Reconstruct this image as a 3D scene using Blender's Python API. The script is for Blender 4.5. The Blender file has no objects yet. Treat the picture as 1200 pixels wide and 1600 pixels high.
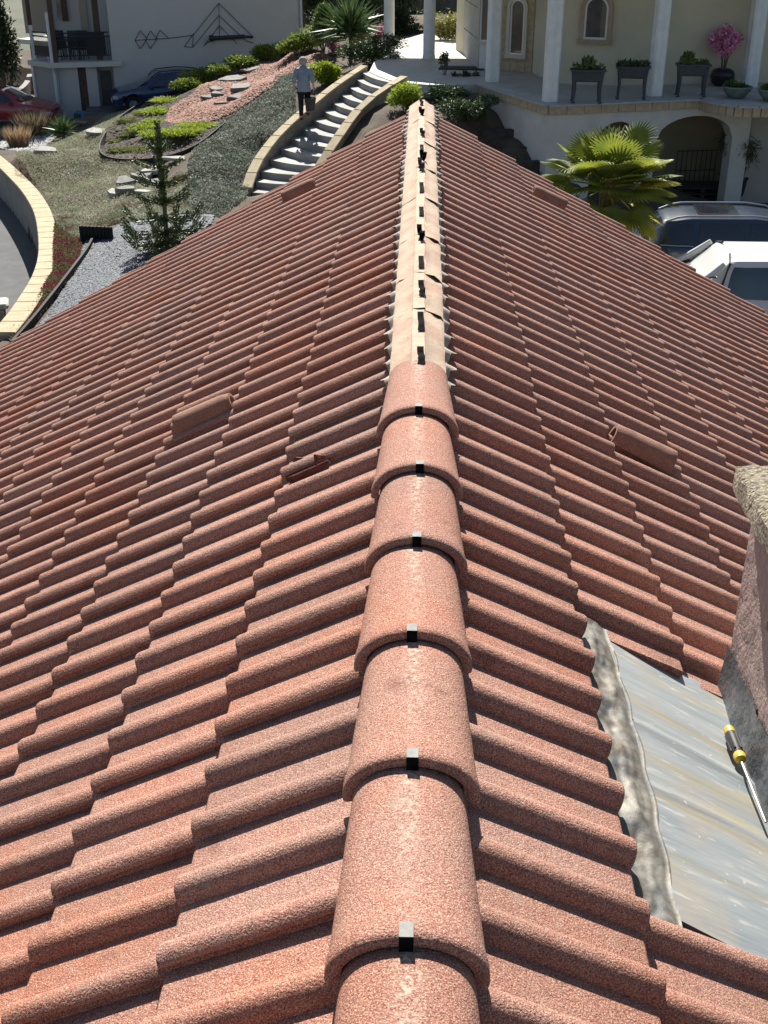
import bpy, bmesh, math, random
import numpy as np
from mathutils import Vector, Matrix
random.seed(7); RNG = np.random.default_rng(11)
R = math.radians
S = bpy.context.scene
COL = S.collection

# ------------------------------------------------------------------ camera
FPX = 1842.7; PIT, YAW, ROL = 0.4800, -0.0298, 0.0017
CAM = Vector((-0.0014, 0.0, 1.2732))
cy, sy, cp, sp = math.cos(YAW), math.sin(YAW), math.cos(PIT), math.sin(PIT)
FW = Vector((sy*cp, cy*cp, -sp)); _r = Vector((cy, -sy, 0)); _u = _r.cross(FW)
RT = _r*math.cos(ROL) + _u*math.sin(ROL); UP = -_r*math.sin(ROL) + _u*math.cos(ROL)
cd = bpy.data.cameras.new('camera'); cam = bpy.data.objects.new('camera', cd); COL.objects.link(cam)
cd.sensor_fit = 'HORIZONTAL'; cd.sensor_width = 36; cd.lens = FPX/1200*36
cd.clip_start = .05; cd.clip_end = 1500
cam.matrix_world = Matrix(((RT.x, UP.x, -FW.x, CAM.x), (RT.y, UP.y, -FW.y, CAM.y), (RT.z, UP.z, -FW.z, CAM.z), (0, 0, 0, 1)))
S.camera = cam

# ------------------------------------------------------------------ world, sun, exposure
SUN_EL, SUN_AZ = 44.5, -7.0          # azimuth measured from +Y towards +X
w = bpy.data.worlds.new('World'); S.world = w; w.use_nodes = True
nt = w.node_tree; bg = nt.nodes['Background']
sk = nt.nodes.new('ShaderNodeTexSky'); sk.sky_type = 'NISHITA'; sk.sun_disc = False
sk.sun_elevation = R(SUN_EL); sk.sun_rotation = R(SUN_AZ)
nt.links.new(sk.outputs[0], bg.inputs[0]); bg.inputs[1].default_value = .05
sd = bpy.data.lights.new('sun', 'SUN'); sd.energy = 5.0; sd.angle = R(.5); sd.color = (1, .955, .88)
sun = bpy.data.objects.new('sun', sd); COL.objects.link(sun)
tosun = Vector((math.sin(R(SUN_AZ))*math.cos(R(SUN_EL)), math.cos(R(SUN_AZ))*math.cos(R(SUN_EL)), math.sin(R(SUN_EL))))
sun.rotation_euler = tosun.to_track_quat('Z', 'Y').to_euler(); sun.location = (0, 40, 40)
S.view_settings.view_transform = 'Standard'; S.view_settings.look = 'None'
S.view_settings.exposure = 1.15; S.view_settings.gamma = 1; S.view_settings.use_curve_mapping = False

# ------------------------------------------------------------------ pixel helpers (measuring tools: photo pixel -> place)
def ray(px, py): return FW + RT*((px-600)/FPX) - UP*((py-800)/FPX)
def at(px, py, z=None, Y=None, D=None):
    d = ray(px, py)
    t = D if D is not None else ((z-CAM.z)/d.z if z is not None else (Y-CAM.y)/d.y)
    return CAM + d*t
def proj(p):
    d = Vector(p)-CAM; zz = d.dot(FW)
    return 600+FPX*d.dot(RT)/zz, 800-FPX*d.dot(UP)/zz, zz
def zat(x, y, py):
    lo, hi = -15.0, 8.0
    for _ in range(40):
        m = (lo+hi)/2
        if proj((x, y, m))[1] > py: lo = m
        else: hi = m
    return lo

# ------------------------------------------------------------------ materials
MC = {}
def mat(name, col, rough=.8, col2=None, scale=8, bump=0, bscale=None, metal=0, spec=.35, coord='pos', stretch=None, detail=6, col3=None, s3=1.5, lo=.4, hi=.6, island=0, trans=0, coat=0, bdist=.01):
    if name in MC: return MC[name]
    m = bpy.data.materials.new(name); m.use_nodes = True; MC[name] = m
    t = m.node_tree; N = t.nodes; L = t.links; b = N['Principled BSDF']; out = N['Material Output']
    b.inputs['Roughness'].default_value = rough; b.inputs['Metallic'].default_value = metal
    b.inputs['Specular IOR Level'].default_value = spec
    b.inputs['Coat Weight'].default_value = coat; b.inputs['Coat Roughness'].default_value = .05
    if coord == 'pos': src = N.new('ShaderNodeNewGeometry').outputs['Position']
    else: src = N.new('ShaderNodeTexCoord').outputs['Object']
    if stretch:
        mp = N.new('ShaderNodeMapping'); mp.inputs['Scale'].default_value = stretch; L.new(src, mp.inputs[0]); vec = mp.outputs[0]
    else: vec = src
    def noise(sc, dt=detail):
        n = N.new('ShaderNodeTexNoise'); n.inputs['Scale'].default_value = sc; n.inputs['Detail'].default_value = dt; n.inputs['Roughness'].default_value = .6
        L.new(vec, n.inputs['Vector']); return n.outputs['Fac']
    def rng(s, a, bb):
        q = N.new('ShaderNodeMapRange'); q.inputs[1].default_value = a; q.inputs[2].default_value = bb; L.new(s, q.inputs[0]); return q.outputs[0]
    def mix(f, a, c2):
        x = N.new('ShaderNodeMix'); x.data_type = 'RGBA'; L.new(f, x.inputs[0])
        for i, v in ((6, a), (7, c2)):
            if hasattr(v, 'is_linked') or hasattr(v, 'links'): L.new(v, x.inputs[i])
            else: x.inputs[i].default_value = (*v, 1)
        return x.outputs[2]
    cur = col
    if col2: cur = mix(rng(noise(scale), lo, hi), col, col2)
    if col3: cur = mix(rng(noise(s3, 3), .48, .72), cur, col3)
    if island:
        g = N.new('ShaderNodeNewGeometry'); hv = N.new('ShaderNodeHueSaturation')
        q = N.new('ShaderNodeMapRange'); q.inputs[3].default_value = 1-island; q.inputs[4].default_value = 1+island
        L.new(g.outputs['Random Per Island'], q.inputs[0]); L.new(q.outputs[0], hv.inputs['Value'])
        if hasattr(cur, 'links'): L.new(cur, hv.inputs['Color'])
        else: hv.inputs['Color'].default_value = (*cur, 1)
        cur = hv.outputs[0]
    if hasattr(cur, 'links'): L.new(cur, b.inputs['Base Color'])
    else: b.inputs['Base Color'].default_value = (*cur, 1)
    if bump:
        bn = N.new('ShaderNodeBump'); bn.inputs['Strength'].default_value = bump; bn.inputs['Distance'].default_value = bdist
        L.new(noise(bscale or scale*2, 4), bn.inputs['Height']); L.new(bn.outputs[0], b.inputs['Normal'])
    if trans:
        tr = N.new('ShaderNodeBsdfTranslucent'); ms = N.new('ShaderNodeMixShader'); ms.inputs[0].default_value = trans
        if hasattr(cur, 'links'): L.new(cur, tr.inputs[0])
        else: tr.inputs[0].default_value = (*cur, 1)
        L.new(b.outputs[0], ms.inputs[1]); L.new(tr.outputs[0], ms.inputs[2]); L.new(ms.outputs[0], out.inputs[0])
    return m

def tile_material(name, streak=False):
    m = bpy.data.materials.new(name); m.use_nodes = True; MC[name] = m
    t = m.node_tree; N = t.nodes; L = t.links; b = N['Principled BSDF']
    b.inputs['Roughness'].default_value = .85; b.inputs['Specular IOR Level'].default_value = .12
    geo = N.new('ShaderNodeNewGeometry'); pos = geo.outputs['Position']
    def noise(sc, dt=3, v=pos, ro=.6):
        n = N.new('ShaderNodeTexNoise'); n.inputs['Scale'].default_value = sc; n.inputs['Detail'].default_value = dt; n.inputs['Roughness'].default_value = ro
        L.new(v, n.inputs['Vector']); return n.outputs['Fac']
    def rng(s, a, bb, c=0., d=1.):
        q = N.new('ShaderNodeMapRange'); q.inputs[1].default_value = a; q.inputs[2].default_value = bb; q.inputs[3].default_value = c; q.inputs[4].default_value = d
        L.new(s, q.inputs[0]); return q.outputs[0]
    def mix(f, a, c2, mode='MIX'):
        x = N.new('ShaderNodeMix'); x.data_type = 'RGBA'; x.blend_type = mode
        if isinstance(f, float): x.inputs[0].default_value = f
        else: L.new(f, x.inputs[0])
        for i, v in ((6, a), (7, c2)):
            if hasattr(v, 'links'): L.new(v, x.inputs[i])
            else: x.inputs[i].default_value = (*v, 1)
        return x.outputs[2]
    c = mix(rng(noise(3.2, 4), .42, .66), (.24, .096, .073), (.29, .086, .050))          # worn orange-red patches
    c = mix(rng(noise(1.1, 3), .45, .7), c, (.25, .118, .093))
    grain = noise(440, 2)
    c = mix(rng(grain, .44, .68, 0, .95), c, (.52, .365, .265))                # pale grains
    c = mix(rng(noise(350, 2), .55, .70, 0, 1), c, (.075, .03, .022))       # dark grains
    o = N.new('ShaderNodeObjectInfo')
    hv = N.new('ShaderNodeHueSaturation'); L.new(c, hv.inputs['Color'])
    ad = N.new('ShaderNodeMath'); ad.operation = 'ADD'; L.new(o.outputs['Random'], ad.inputs[0]); L.new(geo.outputs['Random Per Island'], ad.inputs[1])
    fr_ = N.new('ShaderNodeMath'); fr_.operation = 'FRACT'; L.new(ad.outputs[0], fr_.inputs[0])
    L.new(rng(fr_.outputs[0], 0, 1, .93, 1.07), hv.inputs['Value'])
    f2_ = N.new('ShaderNodeMath'); f2_.operation = 'FRACT'; m7 = N.new('ShaderNodeMath'); m7.operation = 'MULTIPLY'; m7.inputs[1].default_value = 7.3; L.new(fr_.outputs[0], m7.inputs[0]); L.new(m7.outputs[0], f2_.inputs[0])
    L.new(rng(f2_.outputs[0], 0, 1, .90, 1.0), hv.inputs['Saturation']); c = hv.outputs[0]
    c = mix(rng(noise(22, 5), .62, .70, 0, .40), c, (.30, .24, .18))        # dusty lichen blots
    c = mix(rng(noise(9, 5), .60, .72, 0, .40), c, (.09, .04, .03))         # darker weathering
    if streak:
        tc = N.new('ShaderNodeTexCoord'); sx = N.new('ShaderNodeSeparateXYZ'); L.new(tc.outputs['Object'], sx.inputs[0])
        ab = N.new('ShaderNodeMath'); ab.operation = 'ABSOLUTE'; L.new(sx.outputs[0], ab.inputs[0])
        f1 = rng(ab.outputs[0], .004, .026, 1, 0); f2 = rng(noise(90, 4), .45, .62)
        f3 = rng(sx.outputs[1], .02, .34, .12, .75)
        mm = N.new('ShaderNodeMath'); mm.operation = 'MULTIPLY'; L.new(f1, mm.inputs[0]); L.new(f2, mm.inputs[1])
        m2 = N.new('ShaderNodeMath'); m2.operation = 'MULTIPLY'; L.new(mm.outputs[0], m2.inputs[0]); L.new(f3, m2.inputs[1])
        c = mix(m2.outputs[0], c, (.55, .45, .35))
    L.new(c, b.inputs['Base Color'])
    bn = N.new('ShaderNodeBump'); bn.inputs['Strength'].default_value = .75; bn.inputs['Distance'].default_value = .0035
    L.new(noise(260, 2), bn.inputs['Height'])
    b2 = N.new('ShaderNodeBump'); b2.inputs['Strength'].default_value = .35; b2.inputs['Distance'].default_value = .006
    L.new(noise(45, 3), b2.inputs['Height']); L.new(bn.outputs[0], b2.inputs['Normal']); L.new(b2.outputs[0], b.inputs['Normal'])
    return m

# ------------------------------------------------------------------ object helpers
def tagp(o, label=None, cat=None, group=None, kind=None):
    if label: o['label'] = label
    if cat: o['category'] = cat
    if group: o['group'] = group
    if kind: o['kind'] = kind
    return o
def empty(name, loc, label, cat, group=None, rz=0):
    o = bpy.data.objects.new(name, None); COL.objects.link(o); o.location = loc; o.rotation_euler = (0, 0, rz); o.empty_display_size = .1
    return tagp(o, label, cat, group)
def child(name, me, parent, loc=None, mw=None):
    """link mesh data as a child; geometry given in the parent's local space (or placed by matrix)"""
    o = bpy.data.objects.new(name, me); COL.objects.link(o)
    if parent is not None: o.parent = parent
    if loc is not None: o.location = loc
    if mw is not None: o.matrix_local = mw
    return o
class MB:
    def __init__(s): s.v = []; s.f = []; s.mi = []; s.m = Matrix(); s.k = 0
    def add(s, vs, fs):
        b = len(s.v); s.v += [tuple(s.m @ Vector(v)) for v in vs]; s.f += [tuple(b+i for i in f) for f in fs]; s.mi += [s.k]*len(fs); return s
    def box(s, c, d, rz=0, bevel=0):
        x, y, z = d[0]/2, d[1]/2, d[2]/2; q = Matrix.Rotation(rz, 3, 'Z'); c = Vector(c)
        if bevel:
            bb = bevel; vs = []
            for zz, e in ((-z, bb), (-z+bb, 0), (z-bb, 0), (z, bb)):
                xx, yy = x-e, y-e
                vs += [(xx-bb, -yy), (xx, -yy+bb), (xx, yy-bb), (xx-bb, yy), (-xx+bb, yy), (-xx, yy-bb), (-xx, -yy+bb), (-xx+bb, -yy)]
                vs[-8:] = [tuple(c+q@Vector((a, b2, zz))) for a, b2 in vs[-8:]]
            fs = [tuple(range(7, -1, -1)), tuple(range(24, 32))]
            for r in range(3):
                for i in range(8): j = (i+1) % 8; fs.append((r*8+i, r*8+j, r*8+8+j, r*8+8+i))
            return s.add(vs, fs)
        vs = [tuple(c+q@Vector(p)) for p in ((-x, -y, -z), (x, -y, -z), (x, y, -z), (-x, y, -z), (-x, -y, z), (x, -y, z), (x, y, z), (-x, y, z))]
        return s.add(vs, [(0, 3, 2, 1), (4, 5, 6, 7), (0, 1, 5, 4), (1, 2, 6, 5), (2, 3, 7, 6), (3, 0, 4, 7)])
    def tube(s, pts, rad, n=8, cap=True):
        pts = [Vector(p) for p in pts]; rad = rad if hasattr(rad, '__len__') else [rad]*len(pts); vs = []; fs = []
        for i, p in enumerate(pts):
            d = (pts[min(i+1, len(pts)-1)]-pts[max(i-1, 0)]).normalized()
            a = d.cross(Vector((0, 0, 1)) if abs(d.z) < .9 else Vector((1, 0, 0))).normalized(); b = d.cross(a)
            vs += [tuple(p+(a*math.cos(2*math.pi*k/n)+b*math.sin(2*math.pi*k/n))*rad[i]) for k in range(n)]
        for i in range(len(pts)-1):
            for k in range(n): fs.append((i*n+k, i*n+(k+1) % n, (i+1)*n+(k+1) % n, (i+1)*n+k))
        if cap: fs += [tuple(range(n-1, -1, -1)), tuple(range((len(pts)-1)*n, len(pts)*n))]
        return s.add(vs, fs)
    def lathe(s, prof, c=(0, 0, 0), n=24, sx=1, sy=1):
        vs = []; fs = []
        for r, z in prof: vs += [(c[0]+r*sx*math.cos(2*math.pi*k/n), c[1]+r*sy*math.sin(2*math.pi*k/n), c[2]+z) for k in range(n)]
        for i in range(len(prof)-1):
            for k in range(n): fs.append((i*n+k, i*n+(k+1) % n, (i+1)*n+(k+1) % n, (i+1)*n+k))
        fs += [tuple(range(n-1, -1, -1)), tuple(range((len(prof)-1)*n, len(prof)*n))]
        return s.add(vs, fs)
    def prism(s, poly, z0, z1):
        n = len(poly)
        a = sum(poly[i][0]*poly[(i+1) % n][1]-poly[(i+1) % n][0]*poly[i][1] for i in range(n))
        if a < 0: poly = poly[::-1]
        f0 = (lambda p: z0(p)) if callable(z0) else (lambda p: z0); f1 = (lambda p: z1(p)) if callable(z1) else (lambda p: z1)
        vs = [(p[0], p[1], f0(p)) for p in poly]+[(p[0], p[1], f1(p)) for p in poly]
        fs = [tuple(range(n-1, -1, -1)), tuple(range(n, 2*n))]+[(i, (i+1) % n, n+(i+1) % n, n+i) for i in range(n)]
        return s.add(vs, fs)
    def grid(s, fn, nu, nv):
        vs = [tuple(fn(i/nu, j/nv)) for j in range(nv+1) for i in range(nu+1)]
        return s.add(vs, [(j*(nu+1)+i, j*(nu+1)+i+1, (j+1)*(nu+1)+i+1, (j+1)*(nu+1)+i) for j in range(nv) for i in range(nu)])
    def mesh(s, name, mats, smooth=35):
        me = bpy.data.meshes.new(name); me.from_pydata(s.v, [], s.f)
        for m in (mats if isinstance(mats, (list, tuple)) else [mats]): me.materials.append(m)
        if max(s.mi, default=0): me.polygons.foreach_set('material_index', s.mi)
        if smooth: me.polygons.foreach_set('use_smooth', [True]*len(s.f)); me.set_sharp_from_angle(angle=R(smooth))
        me.update(); return me
    def build(s, name, mats, parent=None, smooth=35, origin=None):
        """top-level: origin moves to given point; child: geometry local to parent"""
        if origin is not None: s.v = [tuple(Vector(v)-Vector(origin)) for v in s.v]
        o = child(name, s.mesh(name, mats, smooth), parent)
        if origin is not None: o.location = origin
        return o
def npmesh(name, V, F, mats, smooth=False):
    me = bpy.data.meshes.new(name); V = np.asarray(V, np.float32); F = np.asarray(F, np.int32); k = F.shape[1]
    me.vertices.add(len(V)); me.vertices.foreach_set('co', V.ravel())
    me.loops.add(F.size); me.loops.foreach_set('vertex_index', F.ravel())
    me.polygons.add(len(F)); me.polygons.foreach_set('loop_start', np.arange(len(F), dtype=np.int32)*k)
    me.polygons.foreach_set('loop_total', np.full(len(F), k, np.int32))
    if smooth: me.polygons.foreach_set('use_smooth', np.ones(len(F), bool))
    for m in (mats if isinstance(mats, (list, tuple)) else [mats]): me.materials.append(m)
    me.update(); me.validate(); return me
def unit(a): return a/np.maximum(np.linalg.norm(a, axis=1, keepdims=True), 1e-9)
def leafmesh(name, P, D, Ln, W, m, bend=0.0):
    """diamond leaves from arrays: base point, direction, length, width"""
    n = len(P); D = unit(D); sd_ = unit(np.cross(D, RNG.normal(size=(n, 3)))); Ln = np.broadcast_to(Ln, n)[:, None]; W = np.broadcast_to(W, n)[:, None]
    tip = P+D*Ln; tip[:, 2] -= bend*Ln[:, 0]
    mid = P+D*Ln*.5
    V = np.stack([P, mid+sd_*W/2, tip, mid-sd_*W/2], 1).reshape(-1, 3)
    return npmesh(name, V, np.arange(4*n).reshape(n, 4), m)
def crownpts(n, c, rad, lumps=9, shell=.55, seed=0):
    """points in an uneven crown made of lumps"""
    g = np.random.default_rng(seed+5); c = np.array(c); rad = np.array(rad)
    lc = g.normal(size=(lumps, 3)); lc = unit(lc)*g.uniform(.25, .68, (lumps, 1)); lr = g.uniform(.30, .50, lumps)
    idx = g.integers(0, lumps, n); d = unit(g.normal(size=(n, 3))); r = lr[idx]*g.uniform(shell, 1.05, n)
    q = lc[idx]+d*r[:, None]
    return c+q*rad, unit(d*rad+g.normal(size=(n, 3))*.5)

# ------------------------------------------------------------------ terrain model (heights measured from the photo)
CT = [(475,185,-4.15),(590,118,-3.3),(560,115,-3.35),(520,120,-3.55),(500,145,-3.8),(440,200,-4.3),(405,245,-4.85),(385,300,-5.2),(455,125,-3.75),(500,75,-3.6),(530,85,-3.45),(600,95,-3.25),(560,60,-3.4),
      (400,100,-4.3),(345,119,-4.65),(355,130,-4.6),(330,165,-4.7),(262,151,-5.3),(300,138,-5.0),(225,169,-5.65),(185,180,-5.95),(300,200,-4.9),(250,190,-5.25),(250,240,-5.3),(170,235,-5.8),(210,290,-5.5),(300,300,-5.15),(350,250,-4.85),(100,210,-6.3),(40,232,-6.4),(0,245,-6.2),(80,300,-5.9),(110,330,-5.75),(130,360,-5.6),
      (85,400,-5.5),(265,385,-5.35),(180,420,-5.5),(60,500,-5.5),(0,560,-5.5),(330,340,-5.25),(130,190,-6.45),(60,206,-6.85),
      (632,160,-3.45),(740,165,-3.5),(690,150,-3.4),(700,180,-3.7),(790,215,-4.1),(830,260,-4.5),(760,250,-4.6),(845,295,-5.0),(640,118,-3.3),(700,128,-3.3),(745,128,-3.35)]
CP = []
for px, py, z in CT:
    p = at(px, py, z=z); CP.append((p.x, p.y, z))
CP += [(-16, 52, -7), (-10, 56, -6.9), (-6, 60, -5.6), (-20, 46, -7), (-22, 36, -6.6), (-14, 60, -7), (-2, 48, -3.5), (0, 44, -3.25), (4, 52, -3.2), (0, 56, -3.3), (6, 60, -3.3), (-3, 60, -3.9), (12, 45, -3.3),
       (4, 29, -5.95), (8, 29, -5.95), (4, 24, -5.95), (3, 18, -5.95), (9, 18, -5.95), (12, 24, -5.95), (1.5, 12, -5.7), (-3, 10, -5.5), (-6, 14, -5.5), (8, 33, -5.95)]
CPA = np.array(CP)
def terr(x, y):
    x = np.asarray(x, float); y = np.asarray(y, float)
    d2 = (x[..., None]-CPA[:, 0])**2+(y[..., None]-CPA[:, 1])**2+.15
    wt = d2**-1.6
    return (wt*CPA[:, 2]).sum(-1)/wt.sum(-1)
def tz(x, y): return float(terr(x, y))
def atg(px, py):
    d = ray(px, py); lo, hi = 12.0, 12.0
    while hi < 90:
        p = CAM+d*hi
        if p.z < tz(p.x, p.y): break
        lo = hi; hi += .7
    for _ in range(14):
        m = (lo+hi)/2; p = CAM+d*m
        if p.z < tz(p.x, p.y): hi = m
        else: lo = m
    p = CAM+d*hi; p.z = tz(p.x, p.y); return p
def inpoly(x, y, poly):
    x = np.asarray(x); y = np.asarray(y); r = np.zeros(x.shape, bool); n = len(poly)
    for i in range(n):
        x1, y1 = poly[i]; x2, y2 = poly[(i+1) % n]
        c = ((y1 > y) != (y2 > y)) & (x < (x2-x1)*(y-y1)/((y2-y1) or 1e-12)+x1); r ^= c
    return r
def gpoly(pix): return [(p.x, p.y) for p in (atg(*q) for q in pix)]
def scatter(poly, n, seed=0, holes=()):
    g = np.random.default_rng(seed); xs = [p[0] for p in poly]; ys = [p[1] for p in poly]; out = np.zeros((0, 2))
    while len(out) < n:
        a = np.c_[g.uniform(min(xs), max(xs), n*2), g.uniform(min(ys), max(ys), n*2)]
        k = inpoly(a[:, 0], a[:, 1], poly)
        for h in holes: k &= ~inpoly(a[:, 0], a[:, 1], h)
        out = np.r_[out, a[k]]
    out = out[:n]; return np.c_[out, terr(out[:, 0], out[:, 1])]
def spline(pts, n):
    """Catmull-Rom through points, n samples"""
    P = [Vector(p) for p in pts]; P = [P[0]*2-P[1]]+P+[P[-1]*2-P[-2]]; out = []; m = len(P)-3
    for i in range(n):
        t = i/(n-1)*m; k = min(int(t), m-1); t -= k; a, b, c, d = P[k:k+4]
        out.append(.5*((2*b)+(c-a)*t+(2*a-5*b+4*c-d)*t*t+(3*b-a-3*c+d)*t**3))
    return out

# key plan lines
WALLTOP = [(-60,205,-6.3),(-25,232,-6.15),(0,252,-6.0),(25,275,-5.9),(48,300,-5.78),(66,330,-5.68),(74,365,-5.58),(75,400,-5.5),(66,432,-5.45),(50,460,-5.42),(30,490,-5.4),(5,520,-5.4)]
WL = spline([at(a, b, z=z) for a, b, z in WALLTOP], 60)            # centre line of the coping, left driveway wall
DRV_POLY = [(p.x, p.y) for p in WL]+[(-12, 12), (-30, 12), (-30, 52)]
STEP_PAIRS = [((394,303),(474,303),-5.30),((408,264),(490,270),-4.88),((438,222),(512,236),-4.44),((472,189),(533,204),-4.07),((505,161),(556,176),-3.74),((533,139),(582,155),-3.46),((558,122),(606,139),-3.24),((575,111),(626,127),-3.10)]
SL = spline([at(*l, z=z) for l, r, z in STEP_PAIRS], 57); SR = spline([at(*r, z=z) for l, r, z in STEP_PAIRS], 57)
STAIR_POLY = [(p.x, p.y) for p in SL]+[(p.x, p.y) for p in SR[::-1]]

gx = np.arange(-34, 18.01, .22); gy = np.arange(9, 66.01, .22); GX, GY = np.meshgrid(gx, gy); GZ = terr(GX, GY)
GZ += .03*np.sin(GX*2.1+GY*1.3)*np.sin(GY*1.7)
GZ[inpoly(GX, GY, DRV_POLY)] = -7.6
def clampline(L, dist, dz):
    global GZ
    A = np.array([(p.x, p.y, p.z) for p in L]); d2 = (GX[..., None]-A[:, 0])**2+(GY[..., None]-A[:, 1])**2; j = d2.argmin(-1); near = d2.min(-1) < dist**2
    GZ = np.where(near, np.minimum(GZ, A[j, 2]+dz), GZ)
clampline(WL, .5, -.07); clampline(SL, .75, -.06); clampline(SR, .75, -.10)
YARD = [(p.x, p.y) for p in (at(a, b, z=z) for a, b, z in ((60,206,-6.85),(130,190,-6.45),(185,180,-5.95),(225,169,-5.65),(262,151,-5.3),(300,138,-5.0),(345,119,-4.65),(400,100,-4.3),(470,85,-3.95)))]+[(-4.5, 52), (-4.5, 60), (-36, 64), (-36, 46)]
GZ[inpoly(GX, GY, YARD)] = -7.1
GZ[inpoly(GX, GY, STAIR_POLY)] -= .55
TERR_POLY = [(at(a, b, z=-3.1).x, at(a, b, z=-3.1).y) for a, b in ((577,112),(600,121),(627,130),(700,133),(750,131),(858,167),(1096,155),(1200,168))]+[(14, 30), (14, 45), (1, 47), (-1.2, 41)]
k = inpoly(GX, GY, TERR_POLY); GZ[k] = np.minimum(GZ[k], -3.45)
V = np.c_[GX.ravel(), GY.ravel(), GZ.ravel()]; nx, ny = len(gx), len(gy)
I = (np.arange(ny-1)[:, None]*nx+np.arange(nx-1)).ravel(); F = np.c_[I, I+1, I+nx+1, I+nx]
M_soil = mat('soil', (.050, .036, .026), .95, (.085, .062, .042), 14, .6, 60, col3=(.09, .08, .05))
o = child('garden_ground', npmesh('garden_ground', V, F, M_soil, True), None); o['kind'] = 'structure'
g = MB(); g.box((0, 100, -7.9), (700, 700, .3)); o = g.build('ground', mat('far_ground', (.05, .06, .035), .95, (.08, .08, .05), .3), None, 0); o['kind'] = 'structure'
# paved driveway inside the curved wall, courtyard, concrete drive behind the villa porch
M_asph = mat('asphalt', (.07, .073, .075), .9, (.09, .09, .09), 3, .3, 120, col3=(.07, .07, .07), s3=.8)
g = MB(); g.prism(DRV_POLY, -7.3, -7.12); o = g.build('driveway', M_asph, None, 0); o['kind'] = 'structure'
M_court = mat('courtyard_asphalt', (.06, .062, .066), .85, (.085, .085, .085), 3, .3, 120)
g = MB(); g.prism([(2.6, 9), (18, 9), (18, 36), (4.2, 36), (3.2, 27), (2.6, 22)], -5.98, -5.9); o = g.build('courtyard', M_court, None, 0); o['kind'] = 'structure'
M_conc = mat('pale_concrete', (.36, .34, .31), .85, (.42, .40, .36), 2.5, .2, 90)
c1 = [at(a, b, z=-3.12) for a, b in ((560,64),(600,64),(640,58),(660,52),(720,48),(760,48),(760,100),(640,100))]
g = MB(); g.prism([(p.x, p.y) for p in c1], -3.3, -3.14); o = g.build('concrete_drive', M_conc, None, 0); o['kind'] = 'structure'

# ================================================================== FOREGROUND HOUSE: roof, ridge, chimney
AL = R(29.5); GA = .316; S0 = .47; STEP = .025; PITCH = .15
M_tile = tile_material('tile_granules'); M_cap = tile_material('ridge_granules', True)
M_dark = mat('roof_void', (.02, .018, .016), .95)
def RP(side, s, n, Y): return Vector((side*(s*math.cos(AL)+n*math.sin(AL)), Y, -s*math.sin(AL)+n*math.cos(AL)))
house = empty('house', (0, 4, -6.0), 'foreground house with a red-brown double-roll tiled gable roof seen along its ridge', 'house')
HI = Matrix.Translation((0, -4, 6.0))
def hchild(name, mb, mats, smooth=35, parent=house):
    mb.v = [tuple(HI @ Vector(v)) for v in mb.v]; return mb.build(name, mats, parent, smooth)
YE = 8.78; EAVE = 5.15
g = MB()
for sd_ in (-1, 1):
    a, b = RP(sd_, 0, -.085, 0), RP(sd_, EAVE, -.085, 0)
    for (p, q) in ((a, b),):
        vs = [(p.x, -.8, p.z), (q.x, -.8, q.z), (q.x, YE-.06, q.z), (p.x, YE-.06, p.z), (p.x, -.8, p.z-.12), (q.x, -.8, q.z-.12), (q.x, YE-.06, q.z-.12), (p.x, YE-.06, p.z-.12)]
        g.add(vs, [(0, 1, 2, 3), (7, 6, 5, 4), (0, 4, 5, 1), (2, 6, 7, 3), (1, 5, 6, 2)])
roof = hchild('roof', g, M_dark, 0)
g = MB(); g.prism([(-4.1, -.6), (4.1, -.6), (4.1, 8.5), (-4.1, 8.5)], -6.0, -2.75)
for yy in (-.59, 8.4): g.add([(-4.1, yy, -2.74), (4.1, yy, -2.74), (0, yy, -.35), (-4.1, yy+.09, -2.74), (4.1, yy+.09, -2.74), (0, yy+.09, -.35)], [(0, 1, 2), (5, 4, 3), (0, 2, 5, 3), (1, 4, 5, 2)])
hchild('wall', g, mat('house_render', (.55, .47, .38), .9, (.6, .52, .43), 4, .3, 80), 0)

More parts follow.
